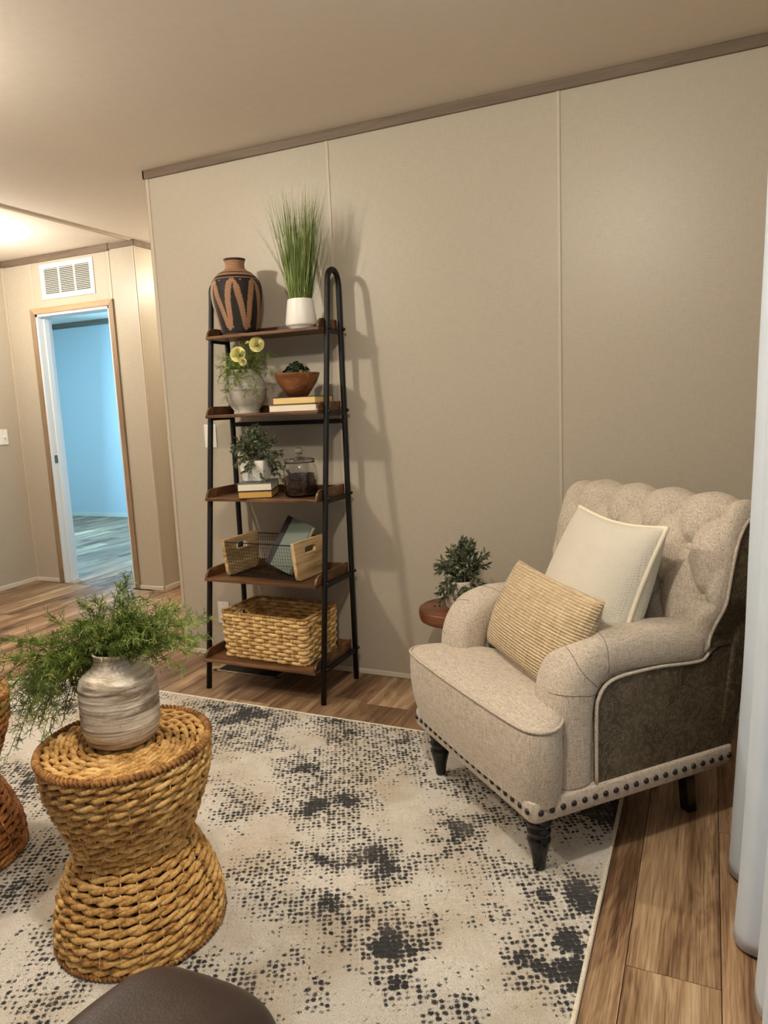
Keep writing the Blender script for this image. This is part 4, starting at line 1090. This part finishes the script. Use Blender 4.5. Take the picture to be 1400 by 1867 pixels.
# ------------------------------------------------------------------ cushions
def pillow(name, lab, W_, H_, T_, c, ax, up, mat, cord, cordmat, conc=0.07, seed=1, sag=0.0):
    ax = Vector(ax).normalized(); up = Vector(up); up = (up-ax*up.dot(ax)).normalized(); nm = ax.cross(up)   # nm faces the viewer side if ax right, up up -> +? handled by symmetry
    t = thing(name, lab, 'cushion')
    Ml = Matrix(((ax.x, up.x, nm.x, c[0]), (ax.y, up.y, nm.y, c[1]), (ax.z, up.z, nm.z, c[2]), (0, 0, 0, 1)))
    t.matrix_world = ACM @ Ml
    def edge(u, v):
        x = u*W_/2*(1-conc*cos(v*pi/2)**0.9*1.0); y = v*H_/2*(1-conc*cos(u*pi/2)**0.9); return x, y
    NN = 44
    V, F = [], []
    for side in (1, -1):
        base = len(V)
        for j in range(NN+1):
            for i in range(NN+1):
                u = sin((-1+2*i/NN)*pi/2); v = sin((-1+2*j/NN)*pi/2); x, y = edge(u, v)
                th = T_/2*(max(0, (1-u*u))*max(0, (1-v*v)))**0.42
                th *= 1+sag*(-v)
                th += 0.0035*noise.noise(Vector((x*16+seed, y*16, side*3)))*(1-u*u)*(1-v*v)
                V.append((x, y, side*th))
        for j in range(NN):
            for i in range(NN):
                a = base+j*(NN+1)+i; f = (a, a+1, a+NN+2, a+NN+1); F.append(f if side > 0 else f[::-1])
    o = mesh('cover', (V, F), mat, t, True)
    bm = bmesh.new(); bm.from_mesh(o.data); bmesh.ops.remove_doubles(bm, verts=bm.verts, dist=0.0006); bmesh.ops.recalc_face_normals(bm, faces=bm.faces); bm.to_mesh(o.data); bm.free()
    P = []
    for k in range(40): u = -1+2*k/40; x, y = edge(u, -1); P.append((x, y, 0))
    for k in range(40): v = -1+2*k/40; x, y = edge(1, v); P.append((x, y, 0))
    for k in range(40): u = 1-2*k/40; x, y = edge(u, 1); P.append((x, y, 0))
    for k in range(40): v = 1-2*k/40; x, y = edge(-1, v); P.append((x, y, 0))
    mesh('corded_edge', tube(P, cord, 8, True), cordmat, t, True)
    return t
def weave_mat(name, a, b, scx, scy, strength=0.6, rot=0):
    t = NT(name, 0.9, 0.15); t.b.inputs['Sheen Weight'].default_value = 0.2
    br_ = t.n('ShaderNodeTexBrick'); br_.inputs['Scale'].default_value = 1.0; br_.offset = 0.5
    br_.inputs['Brick Width'].default_value = 1.0; br_.inputs['Row Height'].default_value = 0.5; br_.inputs['Mortar Size'].default_value = 0.12; br_.inputs['Mortar Smooth'].default_value = 1.0
    br_.inputs['Color1'].default_value = G(1); br_.inputs['Color2'].default_value = G(0.85); br_.inputs['Mortar'].default_value = G(0)
    t.l(t.obj((scx, scy, 1), False, (0, 0, rot)), br_.inputs['Vector']); g = t.noise(t.obj(), 300, 3)
    f = t.math('ADD', br_.outputs['Color'], t.math('MULTIPLY', g, 0.4))
    t.color(t.mix(f, a, b)); t.bump(f, strength, 0.0025); return t.m
M_pw = weave_mat('cream_weave', srgb(218, 207, 180), srgb(252, 246, 230), 130, 130, 1.0)
M_cord = plain('cream_cord', srgb(238, 228, 204), 0.9, 0.1, 0.06, 200, 0.5)
def rib_mat():
    t = NT('ribbed_chenille', 0.9, 0.15); t.b.inputs['Sheen Weight'].default_value = 0.2
    wv = t.n('ShaderNodeTexWave'); wv.bands_direction = 'Y'; wv.inputs['Scale'].default_value = 36; wv.inputs['Distortion'].default_value = 1.2; wv.inputs['Detail Scale'].default_value = 1.0
    t.l(t.obj(), wv.inputs['Vector']); a = t.noise(t.obj((260, 24, 24)), 1, 3, 0.6); b = t.noise(t.obj((24, 260, 24)), 1, 3, 0.6)
    f = t.math('ADD', t.math('MULTIPLY', a, 0.5), t.math('MULTIPLY', b, 0.5))
    c = t.ramp(f, [(0.36, srgb(172, 148, 112)), (0.5, srgb(204, 182, 146)), (0.64, srgb(226, 208, 176))])
    groove = t.ramp(wv.outputs['Fac'], [(0.0, G(0.62)), (0.22, G(0.0))])
    t.color(t.mix(groove, c, srgb(128, 100, 66))); t.bump(t.math('ADD', wv.outputs['Fac'], t.math('MULTIPLY', f, 0.5)), 0.7, 0.004); return t.m
M_rib = rib_mat()
pillow('throw_cushion', 'square cream woven cushion with corded edge against the chair back', 0.425, 0.450, 0.235, (0.072, 0.418, 0.694), (1, -0.10, -0.02), (-0.02, 0.17, 0.42), M_pw, 0.0068, M_cord, 0.10, 3, 0.15)
pillow('lumbar_cushion', 'tan ribbed lumbar cushion in front of the cream cushion', 0.49, 0.285, 0.170, (0.060, 0.226, 0.606), (1, -0.13, -0.03), (0.03, 0.10, 0.24), M_rib, 0.0022, M_rib, 0.05, 9, 0.1)

# ------------------------------------------------------------------ side table with bush
M_tw = wood('reddish_slab', srgb(62, 34, 20), srgb(104, 62, 38), srgb(134, 86, 56), 0.8, 0, 0.35, False, 0.1)
stb = thing('side_table', 'small round dark wooden side table behind the armchair', 'side table', (-0.922, -0.255, 0))
to = mesh('table_top', lathe([(0.0, 0.388), (0.138, 0.388), (0.148, 0.394), (0.152, 0.404), (0.154, 0.425), (0.152, 0.438), (0.145, 0.443), (0.0, 0.443)], 64, False), M_tw, stb); smooth_angle(to, 50)
for k in range(3):
    a = 2*pi*k/3+0.5; mesh('leg', tube([(cos(a)*0.06, sin(a)*0.06, 0.390), (cos(a)*0.115, sin(a)*0.115, 0.0)], [0.018, 0.012], 10), M_tw, stb, True)
pt = thing('potted_bush', 'sage green leafy bush in a ribbed pale pot on the side table', 'potted plant', (-0.905, -0.255, 0.4435))
q = lathe([(0.052, 0), (0.056, 0.004), (0.068, 0.112), (0.066, 0.115), (0.060, 0.112), (0.058, 0.09), (0.0, 0.09)], 96, False)
qv = []
for i, (x, y, z) in enumerate(q[0]):
    r = sqrt(x*x+y*y); k = 1.0
    if 0.003 < z < 0.113 and r > 0.055 and i < 96*3: k = 1+0.03*abs(sin(atan2(y, x)*9))
    qv.append((x*k, y*k, z))
mesh('pot', (qv, q[1]), stone_mat('blush_pot', srgb(196, 180, 168), srgb(224, 212, 200), srgb(238, 230, 220)), pt, True)
a, b = bushy(0.155, 0.160, 62, 0.030, 33, 0.45)
mesh('foliage', a, ML_rose, pt, kind='stuff', loc=(0.018, 0, 0.105)); mesh('stems', b, ML_stem, pt, kind='stuff', loc=(0.018, 0, 0.105))

# ------------------------------------------------------------------ curtain
def cloth():
    t = NT('pale_blue_curtain', 0.75, 0.2, srgb(196, 204, 212)); t.b.inputs['Sheen Weight'].default_value = 0.2
    f = t.noise(t.obj((1, 1, 0.3)), 14, 4); t.color(t.mix(f, srgb(190, 203, 218), srgb(210, 220, 232))); t.bump(f, 0.3, 0.004); return t.m
cu = thing('curtain', 'pale blue-grey curtain hanging in folds at the right frame edge', 'curtain', (0.16, -1.5, 0))
plan = [(0.190, -0.93), (0.120, -0.95), (0.074, -0.985), (0.070, -1.02), (0.095, -1.06), (0.135, -1.10), (0.150, -1.15), (0.115, -1.20), (0.076, -1.245), (0.072, -1.28), (0.092, -1.312), (0.135, -1.328), (0.165, -1.345), (0.140, -1.365), (0.116, -1.40), (0.108, -1.45), (0.120, -1.50), (0.165, -1.52), (0.18, -1.55), (0.13, -1.60), (0.10, -1.66), (0.13, -1.72), (0.18, -1.76), (0.13, -1.82), (0.11, -1.9), (0.17, -1.96)]
cp = cat([(x, y, 0) for x, y in plan], 8)
def curt(u, v):
    i = u*(len(cp)-1); k = int(i); p = cp[k].lerp(cp[min(k+1, len(cp)-1)], i-k); z = 0.012+v*2.30
    mid = 0.125; x = mid+(p.x-mid)*(1.0-0.10*v)+0.012*(1-exp(-z/0.3))+0.015*z+0.006*(1-exp(-z/0.35))*exp(-((p.y+1.26)/0.05)**2)+0.004*noise.noise(Vector((p.y*9, z*2.3, 0)))+0.010*v*sin(p.y*40)*0.3
    y = p.y+0.006*noise.noise(Vector((p.y*5, z*3, 7)))
    return Vector((x-0.16, y+1.5, z))
co_ = mesh('curtain_panel', grid(curt, len(cp), 70), cloth(), cu, True)
sm = co_.modifiers.new('solid', 'SOLIDIFY'); sm.thickness = 0.0018
# window behind the curtain
wn = struct('window_1')
for vf in (box(0.33, 0.37, -3.2, -0.99, 0.0, 0.05), box(0.33, 0.37, -3.2, -0.99, 2.15, 2.2), box(0.33, 0.37, -1.0, -0.95, 0, 2.2), box(0.33, 0.37, -2.12, -2.06, 0.05, 2.15)):
    mesh('window_frame', vf, M_white, wn)
rod = thing('curtain_rod', 'dark metal curtain rod holding the pale curtain', 'curtain rod', (0.205, -2.0, 2.335)); mesh('rod', tube([(0, -1.0, 0), (0, 1.1, 0)], 0.011, 10), M_blk, rod, True)
for y in (-0.95, 1.05): mesh('bracket', box(-0.006, 0.095, y-0.006, y+0.006, -0.012, 0.0), M_blk, rod)

# ------------------------------------------------------------------ hourglass woven stools
M_hy = straw('water_hyacinth', srgb(136, 94, 46), srgb(202, 158, 92), srgb(232, 198, 134))
M_hyrim = straw('hyacinth_rim', srgb(92, 56, 26), srgb(150, 104, 54), srgb(190, 146, 88))
def rope_ring(R_, z, strand, off, pitch, ns=None, phase=0.0, tilt=0.0, zoff=None):
    n_t = max(3, round(2*pi*R_/pitch)); ns = ns or n_t*9; parts = []
    for s in (0, 1):
        P, rad = [], []
        for k in range(ns):
            a = 2*pi*k/ns; tw = a*n_t+s*pi+phase; rr_ = R_+off*cos(tw); zz = z+off*sin(tw)*1.0
            j = 0.0012*noise.noise(Vector((cos(a)*R_*30, sin(a)*R_*30, z*90+s*7)))
            P.append(Vector((rr_*cos(a), rr_*sin(a), zz+j))); rad.append(strand*(1+0.22*noise.noise(Vector((cos(a)*R_*45, sin(a)*R_*45, z*120+s*3)))))
        parts.append(tube(P, rad, 6, True))
    return merge(*parts)
SPR = cat([(0.197, 0.012, 0), (0.199, 0.05, 0), (0.192, 0.09, 0), (0.176, 0.14, 0), (0.156, 0.185, 0), (0.141, 0.215, 0), (0.137, 0.235, 0), (0.144, 0.262, 0), (0.162, 0.31, 0), (0.180, 0.36, 0), (0.192, 0.41, 0), (0.196, 0.455, 0), (0.196, 0.470, 0)], 8)
def stool(lab, loc, rz):
    t = thing('woven_stool', lab, 'stool', loc, rz, None)
    # even spacing along the profile
    L = [0]
    for a, b in zip(SPR[:-1], SPR[1:]): L.append(L[-1]+(b-a).length)
    nr = 22; pitch = L[-1]/nr
    for i in range(nr):
        s = (i+0.5)*pitch; k = max(j for j in range(len(L)) if L[j] <= s); f = (s-L[k])/(L[min(k+1, len(L)-1)]-L[k]+1e-9); p = SPR[k].lerp(SPR[min(k+1, len(SPR)-1)], f)
        mesh('rope_row', rope_ring(p.x-0.004, p.y, 0.0068, 0.0050, 0.088, None, i*1.9), M_hy, t, True)
    for i in range(9):
        R_ = 0.178-i*0.0195
        mesh('rope_coil', rope_ring(R_, 0.4725-0.004*(1-abs(R_-0.1)/0.1)*0.5, 0.0064, 0.0050, 0.075, max(40, int(2*pi*R_/0.075)*12), i*1.3), M_hy, t, True)
    mesh('coil_centre', lathe([(0.016, 0.462), (0.015, 0.476), (0.006, 0.481), (0.0, 0.480)], 16, False), M_hy, t, True)
    ring_ = [(0.196*cos(2*pi*k/120), 0.196*sin(2*pi*k/120), 0.476) for k in range(120)]
    mesh('wrapped_rim', merge(tube(ring_, 0.006, 6, True), wrapped_ring(ring_, 0.0058, 0.0115, 0.0045, 1500)), M_hyrim, t, True)
    r0 = [(0.199*cos(2*pi*k/120), 0.199*sin(2*pi*k/120), 0.010) for k in range(120)]
    mesh('base_rim', merge(tube(r0, 0.005, 6, True), wrapped_ring(r0, 0.0045, 0.011, 0.0035, 1300)), M_hyrim, t, True)
    st_ = []
    for k in range(26):
        a = 2*pi*k/26+0.1; st_.append(tube([((p.x-0.0005+0.002*sin(i*1.3+k))*cos(a), (p.x-0.0005+0.002*sin(i*1.3+k))*sin(a), p.y) for i, p in enumerate(SPR[2:-3])], 0.0019, 5))
    mesh('stakes', merge(*st_), M_straw, t, True, kind='stuff')
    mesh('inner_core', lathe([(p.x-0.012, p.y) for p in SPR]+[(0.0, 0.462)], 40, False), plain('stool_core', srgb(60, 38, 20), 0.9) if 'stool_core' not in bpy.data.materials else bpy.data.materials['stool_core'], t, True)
    return t
ZR = RT+0.001
s1o = stool('honey-coloured woven hourglass stool carrying the grey vase of fern', (-1.273, -1.724, ZR), 0.3)
s2o = s1o.copy(); link(s2o); s2o.location = (-1.995, -1.725, ZR); s2o.rotation_euler = (0, 0, 2.1); s2o['label'] = 'woven hourglass stool cut off by the left frame edge'
M_hy2 = straw('water_hyacinth_brown', srgb(92, 52, 24), srgb(156, 100, 54), srgb(196, 140, 86))
for ch in list(s1o.children):
    c = ch.copy(); link(c); c.parent = s2o
    if c.name.startswith('rope') or c.name.startswith('coil'):
        c.material_slots[0].link = 'OBJECT'; c.material_slots[0].material = M_hy2

# glazed vase with fern on the stool
def glaze():
    t = NT('streaked_glaze', 0.38, 0.45)
    f = t.noise(t.obj((2.5, 2.5, 30)), 1.6, 6, 0.65, 1.0); g = t.noise(t.obj((1, 1, 2)), 9, 5, 0.6); sp = t.noise(t.obj(), 160, 2)
    c = t.ramp(f, [(0.34, srgb(104, 90, 74)), (0.46, srgb(172, 158, 138)), (0.55, srgb(226, 216, 198)), (0.70, srgb(192, 176, 154))])
    c = t.mix(t.ramp(g, [(0.54, G(0)), (0.68, G(0.55))]), c, srgb(150, 112, 98))
    c = t.mix(t.ramp(sp, [(0.66, G(0)), (0.72, G(0.6))]), c, srgb(60, 46, 36))
    t.color(c); t.bump(f, 0.25, 0.002); return t.m
fvz = thing('fern_vase', 'streaky grey glazed vase of fern standing on the woven stool', 'vase', (-1.273, -1.728, ZR+0.4815))
body = [(0.0, 0), (0.060, 0), (0.078, 0.004), (0.096, 0.013), (0.107, 0.030), (0.1125, 0.052), (0.1140, 0.085), (0.1150, 0.12), (0.1130, 0.150), (0.106, 0.166), (0.090, 0.177), (0.074, 0.187), (0.0665, 0.197), (0.062, 0.205), (0.0625, 0.216), (0.0655, 0.224), (0.063, 0.227), (0.057, 0.222), (0.054, 0.205), (0.06, 0.18), (0.0, 0.17)]
bp = cat([(a, b, 0) for a, b in body[:16]], 14); rr = random.Random(2); bp2 = []
for p in bp:
    k = 0.0
    for zc in (0.052, 0.060, 0.080, 0.086, 0.104, 0.112, 0.128, 0.150): k += 0.0016*exp(-((p.y-zc)/0.0022)**2)*(1 if p.x > 0.09 else 0)
    bp2.append(((p.x+k)*0.79, p.y))
vv = lathe(bp2+[(r*0.79, z) for r, z in body[16:]], 72, False)
vv = ([(x*(1+0.006*sin(2*atan2(y, x)+z*20)), y*(1+0.006*sin(2*atan2(y, x)+z*20)), z) for x, y, z in vv[0]], vv[1])
mesh('vase_body', vv, glaze(), fvz, True)
rr = random.Random(17); st = []
ends = []
for i in range(46):   # drooping mass on the left
    ends.append((Vector((-rr.uniform(0.10, 0.33), rr.uniform(-0.14, 0.06), rr.uniform(-0.03, 0.24))), 30))
for i in range(30):   # crown
    a = rr.random()*2*pi; ends.append((Vector((cos(a)*rr.uniform(0.03, 0.12), sin(a)*rr.uniform(0.03, 0.10), 0.235+rr.uniform(0.0, 0.09))), 22))
for i in range(22):   # right
    ends.append((Vector((rr.uniform(0.08, 0.235), rr.uniform(-0.06, 0.08), rr.uniform(0.22, 0.33))), 24))
for x, z in ((0.265, 0.320), (0.245, 0.250), (0.215, 0.345), (0.14, 0.36), (0.09, 0.365), (0.055, 0.400), (0.045, 0.375), (-0.03, 0.345), (-0.075, 0.33), (-0.18, 0.30), (-0.31, 0.22), (-0.36, 0.04), (-0.33, 0.0), (-0.26, -0.035)):
    ends.append((Vector((x, rr.uniform(-0.03, 0.03), z)), 30))
for e, nb in ends:
    b = Vector((rr.uniform(-0.03, 0.03), rr.uniform(-0.03, 0.03), 0.19)); m = (b+e)/2+Vector((0, 0, 0.06+0.05*max(0, -e.x*3)))
    if e.x < -0.1: m = Vector((e.x*0.55, e.y*0.6, 0.26+rr.uniform(-0.02, 0.03)))
    st.append((b, m, e, nb))
mesh('fern', sprigs(st, 23, 0.017), ML_fern, fvz, kind='stuff')

# ------------------------------------------------------------------ leather sofa arm at the bottom edge
M_dl = plain('dark_brown_leather', srgb(62, 48, 42), 0.42, 0.5, 0.08, 12, 0.0)
def lea2():
    t = NT('brown_sofa_leather', 0.46, 0.35); f = t.noise(t.obj(), 9, 3); v_ = t.n('ShaderNodeTexVoronoi'); v_.inputs['Scale'].default_value = 260; t.l(t.obj(), v_.inputs['Vector'])
    t.color(t.mix(f, srgb(34, 25, 21), srgb(52, 39, 33))); t.bump(t.math('ADD', t.math('MULTIPLY', v_.outputs['Distance'], 0.5), f), 0.35, 0.0012); return t.m
M_sl = lea2()
def puffy(hx_, hy_, hz_, e=0.35, n=40, wr=0.006, sd=0):
    def fn(u, v):
        a = 2*pi*u; b = -pi/2+pi*v; sg = lambda c, p: (abs(c)**p)*(1 if c >= 0 else -1)
        x = hx_*sg(cos(a), e)*sg(cos(b), e); y = hy_*sg(sin(a), e)*sg(cos(b), e); z = hz_*sg(sin(b), e)
        k = 1+wr*4*noise.noise(Vector((x*9+sd, y*9, z*9))); return Vector((x*k, y*k, z*k))
    return grid(fn, n*2, n, True)
sf = thing('leather_sofa', 'dark brown leather sofa arm rising into the bottom of the frame', 'sofa', (-0.60, -2.33, 0), 0.12)
mesh('arm', puffy(0.128, 0.40, 0.29, 0.46), M_sl, sf, True, (0.060, -0.385, 0.365))
mesh('seat_cushion', puffy(0.30, 0.36, 0.11, 0.3, 40, 0.004, 4), M_sl, sf, True, (0.48, -0.36, 0.40))
mesh('base', puffy(0.385, 0.38, 0.13, 0.15, 30, 0.0), M_sl, sf, True, (0.38, -0.40, 0.17))
mesh('backrest', puffy(0.38, 0.10, 0.30, 0.35, 40, 0.006, 9), M_sl, sf, True, (0.38, -0.80, 0.52))
for x, y in ((0.10, -0.12), (0.10, -0.72), (0.70, -0.12), (0.70, -0.72)): mesh('foot', tube([(x, y, 0), (x, y, 0.06)], 0.022, 12), M_gloss, sf, True)
